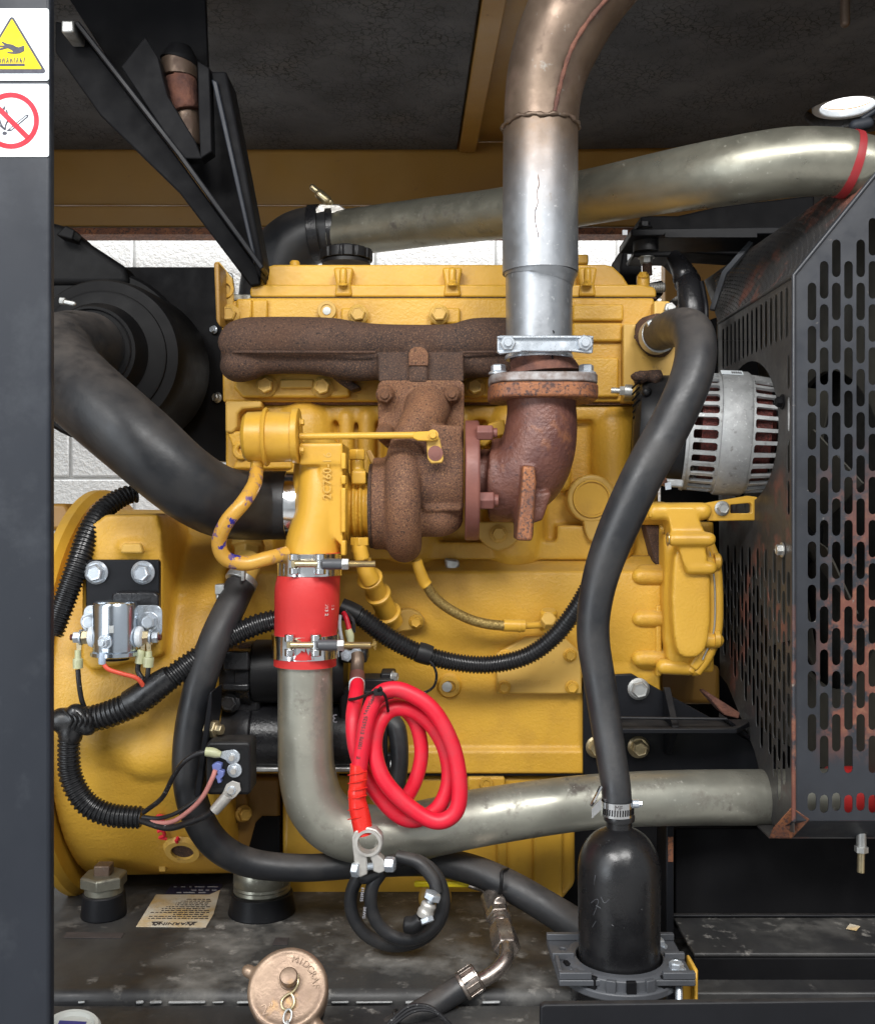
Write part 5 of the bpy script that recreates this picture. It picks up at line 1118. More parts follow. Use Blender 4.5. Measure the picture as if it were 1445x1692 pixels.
# wires at the starter stud behind the sleeve
sw = thing('stud_wires', 'red, white and black starter wires with pale crimps on a stud behind the red sleeve', 'wire', P(575, 1040, -.15))
bm = B(); tube(bm, [(567, 1012, -.15, 4), (572, 1022, -.155, 4.5), (578, 1045, -.16, 4.5)], 4, 12); obj('red_wire', bm, M['red_cable'], sw)
bm = B(); tube(bm, [(562, 1016, -.15, 3), (561, 1035, -.15, 3), (566, 1062, -.15, 3)], 4, 10); obj('white_wire', bm, M['nylon'], sw)
bm = B(); tube(bm, [(570, 1010, -.145, 3.5), (583, 1025, -.15, 3.5), (584, 1045, -.15, 3.5)], 4, 10); obj('black_wire', bm, M['wire_black'], sw)
bm = B(); tube(bm, [(575, 1040, -.163, 6), (578, 1050, -.163, 7), (579, 1058, -.163, 6), (580, 1068, -.163, 4)], 4, 12); obj('crimp_sleeve', bm, M['crimp'], sw)
bm = B(); pbox(bm, 561, 1074, 606, 1096, -.15, -.10); obj('stud_block', bm, M['plastic'], sw, bevel=.004)
bolt(sw, P(573, 1082, -.151), S(10), M['zinc'], 'nut'); bolt(sw, P(589, 1077, -.151), S(9), M['zinc'], 'nut')

# ================================================================ red battery cable
rc = thing('red_battery_cable', 'coiled red battery cable with printed jacket tied in front of the starter', 'cable', P(670, 1250, -.28))
main = [(590, 1128, -.20, 12), (588, 1150, -.23, 12.5), (583, 1190, -.262, 12.5), (588, 1240, -.272, 12.5), (608, 1290, -.272, 13), (646, 1338, -.272, 13), (682, 1355, -.272, 13), (722, 1336, -.272, 13), (741, 1292, -.272, 13), (736, 1242, -.272, 13), (714, 1200, -.272, 13), (682, 1175, -.272, 13), (648, 1172, -.274, 13), (626, 1196, -.282, 13), (619, 1238, -.288, 13), (634, 1288, -.294, 13.5), (676, 1333, -.296, 13.5), (720, 1357, -.296, 13.5), (752, 1342, -.296, 13.5), (759, 1298, -.296, 13.5), (747, 1232, -.294, 13.5), (714, 1172, -.292, 13.5), (670, 1143, -.292, 13.5), (640, 1140, -.294, 13.5), (622, 1152, -.297, 13.5), (611, 1174, -.299, 13.5), (604, 1200, -.30, 13.5), (599, 1230, -.30, 13.5), (595, 1256, -.30, 13.5), (592, 1284, -.30, 13)]
bm = B(); tube(bm, main, 8, 20); obj('cable_jacket', bm, M['red_cable'], rc)
bm = B(); tube(bm, [(628, 1178, -.255, 12), (655, 1166, -.255, 12), (684, 1190, -.255, 12), (696, 1240, -.255, 12), (686, 1290, -.255, 12), (662, 1330, -.257, 12), (640, 1340, -.262, 12)], 8, 18); obj('inner_turn', bm, M['red_cable'], rc)
bm = B(); tube(bm, [(592, 1262, -.30, 13.8), (592, 1282, -.30, 14.6), (590.5, 1300, -.30, 14.2), (590, 1310, -.30, 15.4), (590, 1322, -.30, 14.6), (592, 1334, -.30, 16), (596, 1352, -.30, 16.5), (601, 1378, -.30, 16)], 5, 20); obj('tape_wrap', bm, M['red_tape'], rc)
bm = B()
for y in (1278, 1292, 1305, 1318, 1336, 1351):
    tube(bm, [(575, y+3, -.303, 1), (585, y+1, -.3125, 1.1), (595, y-1, -.3135, 1.1), (606, y-4, -.304, 1)], 3, 6)
obj('tape_edge', bm, M['red_tape'], rc)
bm = B(); tube(bm, [(590, 1080, -.172, 10), (591, 1092, -.178, 11), (590, 1102, -.182, 11), (590, 1114, -.19, 11)], 4, 18); obj('lug_boot', bm, M['heat'], rc)
bm = B(); tube(bm, [(590, 1112, -.188, 12.3), (590, 1124, -.196, 12.6), (589, 1130, -.2, 12.6)], 3, 18); obj('shrink_sleeve', bm, M['rust_rose'], rc)
bm = B(); tube(bm, [(589.5, 1128, -.199, 13.2), (589, 1139, -.21, 13.2)], 2, 20); obj('white_ring', bm, M['nylon'], rc)
for s_, x, y in (('E', 592, 1252), ('10070', 596, 1228), ('E156525', 601.5, 1198), ('3AWG', 608, 1170), ('600', 616, 1152)):
    ang = math.atan2(1252-1152, 22) if y > 1175 else math.atan2(26, 11)
    u = Vector((math.cos(ang), 0, math.sin(ang))); v = Vector((-math.sin(ang), 0, math.cos(ang)))
    Yt = (-.30 if y > 1190 else -.2985)-S(13.5, -.3)-.0002
    text(s_, .0072, M['ink'], basis(P(x, y, Yt), u, v), 'jacket_print', rc, .0003)
bm = B(); tube(bm, [(577, 1156, -.25, 2.6), (590, 1154, -.268, 2.6), (606, 1148, -.30, 2.6), (622, 1142, -.317, 2.6), (634, 1147, -.317, 2.6), (639, 1160, -.305, 2.6), (641, 1175, -.29, 2.6)], 5, 8); obj('tie_strap', bm, M['plastic'], rc)
bm = B(); pbox(bm, 617, 1139, 632, 1150, -.321, -.312); cyl(bm, P(624, 1142, -.318), P(629, 1136, -.325), S(2.5), 8); obj('tie_head', bm, M['plastic'], rc, bevel=.001)
# battery post clamp
bt = thing('battery_clamp', 'silver battery post clamp with bolt hanging on the taped red cable end', 'terminal', P(608, 1400, -.30))
YK = -.312
outer = [(582, 1378), (590, 1369), (612, 1366), (628, 1374), (633, 1388), (630, 1404), (624, 1414), (634, 1420), (636, 1440), (620, 1444), (617, 1425), (612, 1412)]
bm = B()
plate(bm, [(581, 1384), (586, 1374), (596, 1368), (608, 1367), (622, 1371), (631, 1381), (633, 1394), (629, 1406), (624, 1413), (633, 1420), (637, 1428), (636, 1440), (626, 1444), (616, 1440), (616, 1428), (611, 1416), (606, 1416), (607, 1445), (596, 1450), (586, 1448), (584, 1415), (582, 1400)],
      [circ(608, 1392, 17, 24, 18)], lambda u, v, w_: P(u, v, YK)+Vector((0, w_, 0)), .018)
obj('clamp_body', bm, M['lead'], bt, bevel=.0018, bseg=3)
bm = B(); lathe(bm, [(0, S(20, YK)), (.0, S(22, YK)), (.004, S(22, YK)), (.004, S(17.5, YK)), (.0, S(17.5, YK))], P(608, 1392, YK+.001), (0, -1, 0), 32, cap=False); obj('clamp_ring', bm, M['lead'], bt)
bm = B(); pts = []; rr = []
for i in range(40): pts.append(P(594+i*1.5, 1433-i*.12, YK+.006)); rr.append(S(6.4 if i % 2 else 5.4, YK))
sweep(bm, pts, rr, 14); obj('clamp_bolt', bm, M['zinc'], bt)
bm = B(); lathe(bm, [(0, S(13, YK)), (S(12, YK), S(13, YK))], P(583, 1436, YK+.004), (1, -.35, 0), 6); obj('bolt_head', bm, M['zinc'], bt, bevel=.001)
bm = B(); lathe(bm, [(0, S(13, YK)), (S(14, YK), S(13, YK)), (S(16, YK), S(11, YK))], P(637, 1428, YK+.006), (1, -.2, .02), 6); obj('clamp_nut', bm, M['zinc'], bt, bevel=.001)

# ================================================================ hoses
dh = thing('drain_hose', 'long black rubber hose curving from under the intake duct round to the separator', 'hose', P(330, 1300, -.22))
bm = B(); tube(bm, [(397, 968, -.16, 25), (382, 1000, -.18, 25.5), (354, 1060, -.21, 26), (328, 1140, -.225, 26), (313, 1220, -.23, 26), (312, 1290, -.23, 26), (327, 1350, -.225, 26), (360, 1398, -.215, 25), (415, 1426, -.20, 23.5), (500, 1434, -.19, 22), (600, 1428, -.18, 22), (700, 1424, -.17, 23), (770, 1434, -.18, 24), (835, 1460, -.20, 25), (900, 1497, -.22, 26), (975, 1545, -.24, 28), (1010, 1570, -.25, 28)], 9, 32); obj('hose_body', bm, M['rubber'], dh)
bm = B(); tube(bm, [(402, 955, -.155, 27), (397, 964, -.16, 27.5)], 2, 36); obj('spring_clamp', bm, M['zinc_dull'], dh, bevel=.001)
bm = B(); tube(bm, [(412, 925, -.12, 22), (405, 945, -.14, 21), (399, 960, -.155, 20)], 3, 24); obj('hose_nipple', bm, M['yellow_matt'], dh)
bm = B(); pbox(bm, 355, 966, 370, 982, -.185, -.16); cyl(bm, P(362, 980, -.175), P(362, 990, -.178), S(5), 10); pbox(bm, 398, 935, 404, 960, -.19, -.17); obj('clamp_screw', bm, M['zinc_dull'], dh, bevel=.001)
bm = B(); tube(bm, [(838, 1436, -.2, 3), (829, 1440, -.226, 3), (828, 1458, -.235, 3), (826, 1474, -.228, 3), (820, 1484, -.205, 3)], 5, 8); obj('tie_strap', bm, M['plastic'], dh)
lh = thing('breather_hose', 'long thick black hose hanging from the engine front down to the separator canister', 'hose', P(1040, 850, -.3))
bm = B(); tube(bm, [(1080, 556, -.05, 27), (1096, 548, -.10, 29), (1120, 541, -.18, 32), (1142, 548, -.25, 34), (1149, 580, -.29, 34), (1139, 630, -.31, 34.5), (1108, 700, -.32, 34.5), (1064, 780, -.325, 34.5), (1022, 870, -.325, 33), (994, 945, -.325, 30), (981, 1010, -.325, 27.5), (980, 1060, -.325, 27), (989, 1120, -.33, 26.5), (1000, 1190, -.34, 25.5), (1010, 1255, -.355, 25), (1017, 1300, -.365, 24.5), (1019, 1338, -.37, 24.5)], 9, 40); obj('hose_body', bm, M['rubber'], lh)
bm = B(); tube(bm, [(1082, 557, -.055, 29.5), (1089, 553, -.075, 30)], 2, 36); obj('clamp_band', bm, M['zinc_dull'], lh, bevel=.001)
bm = B(); slab(bm, [(1071, 548), (1084, 540), (1098, 560), (1096, 569), (1084, 570)], -.115, -.09); obj('clamp_housing', bm, M['zinc_dull'], lh, bevel=.003)
bm = B(); lathe(bm, [(0, S(8)), (.012, S(8)), (.014, S(6))], P(1078, 543, -.105), (-.35, 0, 1), 6); obj('clamp_screw', bm, M['zinc_dull'], lh, bevel=.001)
bm = B(); tube(bm, [(1088, 541, -.09, 1.2), (1089, 528, -.085, 1.2), (1096, 516, -.07, 1.2), (1108, 511, -.03, 1.2)], 6, 8); obj('clamp_wire', bm, M['zinc_dull'], lh)

# ================================================================ black battery cable coil
bc = thing('black_battery_cable', 'coiled black battery cable with silver terminal below the bent pipe', 'cable', P(660, 1490, -.25))
def loop(cx, cy, rx, ry, Y0, Y1, a0, a1, r, n=16):
    return [(cx+rx*math.cos(a0+(a1-a0)*i/n), cy+ry*math.sin(a0+(a1-a0)*i/n), Y0+(Y1-Y0)*i/n, r) for i in range(n+1)]
l1 = loop(656, 1490, 77, 72, -.232, -.262, -1.9, PI*2-1.9, 11)
l2 = loop(672, 1486, 60, 66, -.262, -.285, -1.9, 3.9, 11)
bm = B(); tube(bm, [(600, 1425, -.225, 11)]*0+l1[:-1]+l2+[(600, 1450, -.288, 11), (605, 1430, -.285, 11)], 5, 18); obj('cable_jacket', bm, M['rubber'], bc)
bm = B(); tube(bm, [(655, 1415, -.27, 11), (690, 1425, -.275, 11), (715, 1452, -.28, 11), (722, 1475, -.284, 11)], 6, 18); obj('cable_tail', bm, M['rubber'], bc)
bm = B(); tube(bm, [(668, 1528, -.295, 14), (684, 1528, -.298, 15), (698, 1518, -.30, 13)], 4, 18); obj('taped_end', bm, M['plastic'], bc, vox=.0025, sm=1)
bm = B(); a = P(700, 1515, -.305); b_ = P(716, 1476, -.305); d = (b_-a).normalized(); k = S(1, -.305)
lathe(bm, [(0, 13*k), (10*k, 14*k), (14*k, 12*k), (22*k, 13*k), (26*k, 10*k)], a, d, 18); obj('terminal_body', bm, M['lead'], bc, bevel=.001)
bm = B(); lathe(bm, [(0, 12*k), (9*k, 12*k)], P(704, 1516, -.322), Vector((.3, -.4, -.8)), 6); obj('terminal_nut', bm, M['zinc'], bc, bevel=.001)
bm = B(); lathe(bm, [(24*k, 6*k), (34*k, 6*k)], a, d, 12); lathe(bm, [(32*k, 15*k), (42*k, 15*k), (43*k, 13*k)], a, d, 6); obj('terminal_bolt', bm, M['zinc'], bc, bevel=.001)
for s_, y in (('E156525', 1478), ('3AWG', 1508)):
    text(s_, .0055, M['pale_ink'], basis(P(598+(y-1478)*.12, y, -.2935), (-.1, 0, -1), (1, 0, -.1)), 'jacket_print', bc, .0002)

# ================================================================ oil lines
od = thing('oil_drain_tube', 'yellow painted ribbed oil drain tube bolted to the block beneath the turbocharger', 'tube', P(630, 980, -.08))
bm = B(); tube(bm, [(600, 925, -.155, 13), (604, 942, -.15, 15), (612, 958, -.14, 16)], 4, 20)
pts = [(608, 950, -.14), (648, 1028, -.05)]
def seg(t): return (608+40*t, 950+78*t, -.14+.09*t)
for t, r in ((.05, 20), (.38, 20.5), (.78, 21.5)):
    a = P(*seg(t)); b_ = P(*seg(t+.06)); d = (b_-a); lathe(bm, [(0, S(r-3)), (d.length*.2, S(r)), (d.length*.8, S(r)), (d.length, S(r-3))], a, d, 24)
tube(bm, [seg(0)+(16,), seg(.4)+(17,), seg(.7)+(17.5,), seg(1.0)+(18,)], 5, 22)
obj('tube_body', bm, M['yellow_smooth'], od)
bm = B(); slab(bm, [(632, 1036), (640, 1020), (660, 1008), (676, 1005), (692, 1012), (702, 1024), (700, 1036), (680, 1042), (650, 1046)], -.032, -.008); obj('tube_flange', bm, M['yellow_matt'], od, bevel=.003)
bolt(od, P(687, 1027, -.0325), S(12), M['yellow_smooth'])
bl = thing('braided_oil_line', 'gold braided oil line from the turbocharger to a fitting on the yellow block', 'hose', P(760, 1010, -.06))
bm = B(); tube(bm, [(704, 965, -.10, 8.5), (716, 985, -.09, 8.5), (740, 1005, -.08, 8.5), (775, 1023, -.07, 8.5), (805, 1031, -.065, 8.5), (832, 1034, -.06, 8.5)], 8, 18); obj('braid', bm, M['braid'], bl)
bm = B(); tube(bm, [(688, 926, -.115, 9), (692, 940, -.112, 9.5), (700, 960, -.102, 10), (705, 967, -.10, 10)], 4, 18); obj('end_ferrule', bm, M['yellow_smooth'], bl)
bm = B(); cyl(bm, P(831, 1033, -.06), P(866, 1034, -.055), S(10), 18); cyl(bm, P(864, 1034, -.055), P(900, 1032, -.045), S(5.5), 14); cyl(bm, P(856, 1034, -.0555), P(859, 1034, -.0555), S(11), 18); obj('hex_ferrule', bm, M['yellow_smooth'], bl)
bm = B(); lathe(bm, [(0, S(14)), (.03, S(14)), (.034, S(11))], P(905, 1040, -.03), (0, -.3, 1), 18); obj('banjo_body', bm, M['yellow_smooth'], bl)
bm = B(); lathe(bm, [(0, S(13)), (.014, S(13)), (.016, S(11))], P(905, 1030, -.055), (0, -.8, .6), 6); obj('banjo_bolt', bm, M['yellow_matt'], bl, bevel=.001)

# ================================================================ engine mount bracket
mb = thing('engine_mount_bracket', 'black welded engine mount bracket bolted below the front cover', 'bracket', P(1080, 1200, -.02))
bm = B(); slab(bm, [(963, 1118), (1044, 1114), (1078, 1134), (1180, 1190), (1262, 1238), (1300, 1290), (963, 1290)], -.02, -.008); obj('face_plate', bm, M['black'], mb, bevel=.0015)
bm = B(); a = P(1012, 1188, -.02); b_ = P(1225, 1188, -.02)
prism(bm, [Vector((a.x-.02, -.021, a.z)), Vector((a.x-.02, -.095, a.z)), Vector((b_.x-.03, -.095, a.z)), Vector((b_.x+.02, -.021, a.z))], (0, 0, -.008)); obj('shelf_plate', bm, M['black'], mb, bevel=.0015)
bm = B(); c = P(1094, 1135, -.021); 
prism(bm, [Vector((c.x, -.021, c.z)), Vector((c.x, -.030, c.z)), Vector((c.x, -.09, a.z+.0005)), Vector((c.x, -.021, a.z+.0005))], (.011, 0, 0)); obj('gusset', bm, M['black'], mb, bevel=.001)
bm = B(); prism(bm, [Vector((c.x+.002, -.021, a.z-.0085)), Vector((c.x+.002, -.082, a.z-.0085)), Vector((c.x+.002, -.03, a.z-.055)), Vector((c.x+.002, -.021, a.z-.055))], (.010, 0, 0)); obj('lower_gusset', bm, M['black'], mb, bevel=.001)
bm = B(); sweep(bm, [P(1012, 1186, -.0985), P(1100, 1187, -.0985), P(1200, 1188, -.0985)], .0022, 8); obj('weld_bead', bm, M['black'], mb)
bm = B(); a2 = P(1205, 1190, -.085); b2 = P(1262, 1235, -.02); prism(bm, [a2, a2+Vector((0, .064, 0)), b2+Vector((0, .01, 0)), b2], (0, 0, -.007)); obj('sloped_flange', bm, M['black'], mb, bevel=.001)
for x, y in ((1054, 1138), (1054, 1234), (985, 1234)): 
    bolt(mb, P(x, y, -.0205), S(18), M['zinc_yellow'] if y > 1200 else M['zinc_dull'], 'flange', name='mount_bolt')

# ================================================================ separator canister
sx, sy = .2345, -.37
sep = thing('separator_canister', 'black plastic bottle shaped separator standing in a grey clamp base', 'separator', (sx, sy, -.571))
k = 1.33/1700
zt_ = -(1366-846)*k
prof = [(-.03, 67*k), (.0, 67.5*k), (.125, 68.5*k)]
z0 = -.571; hh = P(0, 1440, sy).z-z0
prof = [(-.05, 66*k), (0, 66.5*k), (hh, 68*k)]
for i in range(1, 11):
    t = PI/2*i/10; prof.append((hh+math.sin(t)*74*k, max(68*k*math.cos(t)**.85, 21*k)))
prof += [(hh+76*k, 21*k), (hh+112*k, 21*k)]
bm = B(); lathe(bm, prof, Vector((sx, sy, z0)), (0, 0, 1), 56); obj('bottle', bm, M['canister'], sep, ang=50)
bm = B(); a = Vector((sx, sy, P(0, 1356, sy).z)); lathe(bm, [(0, 22*k), (1*k, 25*k), (8*k, 26*k), (10*k, 25*k)], a, (0, 0, 1), 40); obj('neck_rim', bm, M['canister'], sep)
# scratches
bm = B()
def on_can(x, y):
    dx, dz = (x-CX)/1700, (CY-y)/1700; A2 = 1+dx*dx; oy = -CAMD-sy; B2 = 2*(oy-dx*sx); C2 = oy*oy+sx*sx-(67.5*k)**2
    t = (-B2-math.sqrt(max(B2*B2-4*A2*C2, 0)))/(2*A2); return Vector((dx*t, -CAMD+t, dz*t))
for st in ([(976, 1492), (984, 1486), (988, 1490), (980, 1512)], [(984, 1496), (992, 1501)], [(992, 1482), (998, 1492), (1006, 1486)], [(983, 1446), (981, 1462)], [(978, 1532), (984, 1522)], [(1010, 1528), (1013, 1530)]):
    sweep(bm, [on_can(*q[:2]) for q in spline(st, 3)], .00045, 5)
obj('scratch_marks', bm, M['plastic_grey'], sep)
# worm clamp
wc = thing('worm_clamp', 'slotted steel worm drive clamp on the hose above the separator canister', 'clamp', P(1019, 1330, sy))
c0 = P(1019, 1346, sy); 
bm = B(); lathe(bm, [(0, 26*k), (0, 27.5*k), (24*k, 27.5*k), (24*k, 26*k)], c0, (0, 0, 1), 48, cap=False); obj('band', bm, M['steel'], wc)
bm = B()
for i in range(15):
    t = -PI/2+(i-7)*.16; p = c0+Vector((math.cos(t)*27.7*k, math.sin(t)*27.7*k, 12*k)); u = Vector((-math.sin(t), math.cos(t), 0))
    prism(bm, [p-u*1.0*k+Vector((0, 0, -8*k)), p+u*1.0*k+Vector((0, 0, -8*k)), p+u*1.6*k+Vector((0, 0, 2*k)), p-u*.4*k+Vector((0, 0, 2*k))], Vector((math.cos(t), math.sin(t), 0))*.0004)
o = obj('band_slots', bm, M['black_matt'], wc); o['kind'] = 'stuff'
bm = B(); tube(bm, [(992, 1300, sy-.01, 3), (986, 1312, sy-.015, 3), (977, 1330, sy-.012, 3), (982, 1322, sy-.0, 3)]*1, 4, 6); 
a = P(993, 1318, sy-.01); b2 = P(977, 1336, sy-.012)
prism(bm, [a, b2, b2+Vector((0, 0, -.013)), a+Vector((0, 0, -.015))], (0, .0012, 0)); obj('band_tail', bm, M['steel'], wc)
bm = B(); p = P(1044, 1328, sy-.01); cyl(bm, p, p+Vector((.008, 0, 0)), 7*k, 12); lathe(bm, [(.007, 5*k), (.012, 5*k)], p, (1, 0, 0), 6); obj('worm_screw', bm, M['zinc'], wc)
text('MF', .0085, M['ink'], basis(c0+Vector((-.002, -27.9*k, 18*k)), (1, 0, 0), (0, 0, 1)), 'band_mark', wc, .0002)
# clamp base
cbs = thing('mounting_flange', 'grey plastic mounting flange with bolts gripping the foot of the black canister', 'mounting base', (sx, sy, -.58))
def plan(pts, holes=()): return lambda m, z0_, th, nm, **kw: obj(nm, plate(B(), pts, [list(h) for h in holes], lambda u, v, w_: Vector((u, v, z0_+w_)), th), m, cbs, **kw)
plan([(.150, -.432), (.318, -.432), (.318, -.308), (.147, -.308)], [circ(sx, sy, .056, 40), circ(.165, -.34, .0045, 14), circ(.170, -.405, .0045, 14)])(M['plastic_grey'], -.585, .008, 'flange_plate', bevel=.0015)
for rr_ in ((.150, -.432, .190, -.424), (.278, -.432, .318, -.424), (.148, -.376, .176, -.369), (.292, -.376, .318, -.369), (.147, -.316, .19, -.308), (.28, -.316, .318, -.308), (.15, -.424, .155, -.38)):
    bm = B(); box(bm, (rr_[0], rr_[1], -.5768), (rr_[2], rr_[3], -.568)); obj('stiffening_rib', bm, M['plastic_grey'], cbs, bevel=.001)
bm = B(); lathe(bm, [(0, .066), (.002, .071), (.016, .071), (.019, .066), (.019, .0555), (.0, .0555)], Vector((sx, sy, -.592)), (0, 0, 1), 56, cap=False); obj('collar_ring', bm, M['plastic_grey'], cbs, bevel=.001)
bm = B(); lathe(bm, [(0, .074), (.002, .077), (.010, .077), (.012, .074), (.012, .066), (.0, .066)], Vector((sx, sy, -.600)), (0, 0, 1), 56, cap=False); obj('lower_ring', bm, M['plastic_grey'], cbs, bevel=.001)
for i in range(9):
    t = -2.9+i*.34
    p = Vector((sx+math.cos(t)*.0715, sy+math.sin(t)*.0715, -.584)); Mx = Matrix.Translation(p) @ Matrix.Rotation(t, 4, 'Z')
    bm = B(); box(bm, (-.003, -.006, -.008), (.0035, .006, .010), Mx); obj('ring_lug', bm, M['plastic_grey'] if i % 2 else M['black_matt'], cbs, bevel=.001)
for x, y in ((.292, -.335), (.300, -.405)):
    bolt(cbs, (x, y, -.5765), .0125, M['zinc'], 'washer', d=(0, 0, 1), name='base_bolt')
bm = B(); pts = []; rr = []
for i in range(26): pts.append(Vector((.300, -.420, -.588-i*.0011))); rr.append(.0048 if i % 2 else .004)
sweep(bm, pts, rr, 12); obj('bolt_thread', bm, M['zinc'], cbs)
bm = B(); lathe(bm, [(0, .062), (.12, .06)], Vector((sx, sy, -.60)), (0, 0, -1), 44); obj('lower_bowl', bm, M['canister'], cbs)
bm = B(); cyl(bm, Vector((sx+.01, sy-.062, -.60)), Vector((sx+.01, sy-.062, -.612)), .006, 14); obj('drip_nub', bm, M['plastic_grey'], cbs)
yb = thing('yellow_bracket', 'small yellow steel bracket behind the grey separator flange', 'bracket', P(1140, 1640, -.37))
bm = B(); pbox(bm, 1126, 1608, 1146, 1668, -.385, -.38); pbox(bm, 1146.5, 1602, 1153, 1668, -.405, -.36); obj('bracket_plate', bm, M['yellow_smooth'], yb, bevel=.003)

# ================================================================ bronze tank cap
cp = thing('bronze_cap', 'round bronze filler cap with cast lettering and two lugs on the tank front', 'cap', P(475, 1640, -.5))
co = P(475, 1632, -.5); axc = Vector((.03, -.76, .65)).normalized(); k = 1.2/1700
uc = Vector((1, 0, 0)); uc = (uc-axc*uc.dot(axc)).normalized(); vc = axc.cross(uc)
ct, st_ = math.cos(-.16), math.sin(-.16); uc, vc = uc*ct+vc*st_, vc*ct-uc*st_
bm = B(); lathe(bm, [(-46*k, 62*k), (-44*k, 66*k), (-10*k, 67*k), (-4*k, 66*k), (-1*k, 63*k), (0, 58*k), (-2*k, 54*k), (-3*k, 20*k), (-3*k, .3*k)], co, axc, 56)
capsule(bm, co+uc*-62*k+vc*16*k-axc*16*k, co+uc*-74*k+vc*19*k-axc*16*k, 11*k, 16); capsule(bm, co+uc*52*k-vc*42*k-axc*20*k, co+uc*74*k-vc*56*k-axc*20*k, 13*k, 16)
obj('cap_body', bm, M['brass'], cp, vox=.0022, sm=2)
bm = B(); kn = co+vc*13*k; lathe(bm, [(-4*k, 17*k), (-1*k, 16*k), (1*k, 12*k), (3*k, 12*k), (5*k, 15*k), (17*k, 15*k), (20*k, 13*k), (21*k, 9*k), (21*k, .3*k)], kn, axc, 32); obj('centre_knob', bm, M['brass'], cp)
for i, chs in enumerate('MIDCRAF'):
    a = math.radians(88-i*12.5); p = co+uc*math.cos(a)*46*k+vc*math.sin(a)*46*k+axc*(-1.8*k)
    up = uc*math.cos(a)+vc*math.sin(a); text(chs, 15*k, M['brass'], basis(p, -(axc.cross(up))*-1 if False else up.cross(axc), up), 'cast_letter', cp, 2.2*k)
text('2"', 24*k, M['brass'], basis(co-uc*24*k-vc*38*k-axc*2.0*k, uc*.95+vc*.3, vc*.95-uc*.3), 'cast_size', cp, 1.8*k)
bm = B()
def cpos(u, v, h): return co+uc*u*k+vc*v*k+axc*h*k
sweep(bm, [cpos(*q) for q in spline([(13, 20, 7), (16, 8, 7), (12, -4, 4), (0, -14, 3), (-4, -24, 3), (2, -33, 3), (12, -33, 3), (17, -24, 4), (14, -14, 5), (9, -10, 6)], 6)], 2.2*k, 10); obj('wire_hook', bm, M['zinc_yellow'], cp)
for j, (u0, v0) in enumerate(((12, -44), (14, -62), (15, -80))):
    bm = B(); ang = .15 if j % 2 else -.1
    sweep(bm, [cpos(u0+6*math.cos(t)*(1 if j % 2 == 0 else .5), v0+11*math.sin(t), 6+j*.5+(3*math.cos(t) if j % 2 else 0)) for t in [i*2*PI/24 for i in range(25)]], 1.7*k, 8, cap=False); obj('chain_link', bm, M['zinc_dull'], cp)
bm = B(); lathe(bm, [(-40*k, 56*k), (-120*k, 56*k)], co, axc, 40); obj('filler_neck', bm, M['black'], cp)

# ================================================================ fuel fitting and hose
ff = thing('fuel_fitting', 'nickel plated valve, hex nut and swept elbow with crimped ferrule at the tank', 'fitting', P(820, 1540, -.25))
bm = B(); tube(bm, [(812, 1480, -.20, 20), (818, 1500, -.22, 20), (822, 1515, -.235, 21)], 3, 20); tube(bm, [(818, 1478, -.20, 10), (826, 1492, -.235, 11)], 3, 14); obj('valve_body', bm, M['nickel'], ff, vox=.0025, sm=2)
a = P(822, 1508, -.235); b_ = P(838, 1572, -.315); d = (b_-a); L_ = d.length
bm = B(); lathe(bm, [(0, S(21, -.25)), (L_*.16, S(21, -.25))], a, d, 6); lathe(bm, [(L_*.16, S(17, -.25)), (L_*.24, S(19, -.25)), (L_*.30, S(17, -.25)), (L_*.34, S(19, -.25)), (L_*.4, S(17, -.25))], a, d, 24); obj('valve_adapter', bm, M['nickel'], ff, bevel=.001)
bm = B(); lathe(bm, [(L_*.40, S(21, -.27)), (L_*.62, S(23, -.27)), (L_*.92, S(23, -.27)), (L_*.97, S(20, -.27)), (L_*.97, S(15, -.27))], a, d, 6); obj('hex_nut', bm, M['nickel'], ff, bevel=.001)
bm = B(); tube(bm, [(833, 1556, -.30, 12.5), (836, 1572, -.325, 12.5), (834, 1586, -.34, 12.5), (822, 1602, -.35, 12.5), (806, 1614, -.355, 12.5), (786, 1624, -.36, 12.5)], 6, 24); obj('swept_elbow', bm, M['nickel'], ff)
a = P(791, 1612, -.36); b_ = P(762, 1632, -.365); d = (b_-a); L_ = d.length
bm = B(); lathe(bm, [(0, S(19, -.36)), (L_*.06, S(23, -.36)), (L_*.12, S(23, -.36)), (L_*.14, S(21.5, -.36)), (L_*.8, S(21.5, -.36)), (L_*.82, S(24, -.36)), (L_*.95, S(24, -.36)), (L_, S(22, -.36))], a, d, 32); obj('ferrule', bm, M['nickel'], ff)
u, v, dd = frame(d)
for i in range(8):
    t = 2*PI*i/8; rad_ = u*math.cos(t)+v*math.sin(t); tan_ = dd.cross(rad_); c = a+dd*L_*.47+rad_*S(21.5, -.36)
    bm = B(); prism(bm, [c-dd*L_*.33-tan_*S(5, -.36), c+dd*L_*.33-tan_*S(5, -.36), c+dd*L_*.33+tan_*S(5, -.36), c-dd*L_*.33+tan_*S(5, -.36)], rad_*.0016); obj('crimp_ridge', bm, M['nickel'], ff, bevel=.0006)
bm = B(); tube(bm, [(779, 1620, -.363, 20), (740, 1645, -.37, 20.5), (690, 1676, -.385, 21), (630, 1712, -.40, 22)], 6, 28); fh = obj('fuel_hose', bm, M['rubber'], None); tag(fh, 'thick black fuel hose leaving the crimped ferrule towards the bottom edge', 'hose')
bm = B(); tube(bm, [(655, 1668, -.39, 2.5), (650, 1672, -.41, 2.6), (656, 1685, -.415, 2.6), (660, 1700, -.41, 2.6)], 4, 8); tag(obj('hose_tie', bm, M['plastic']), 'black cable tie around the fuel hose near the bottom edge', 'cable tie')
bm = B(); 
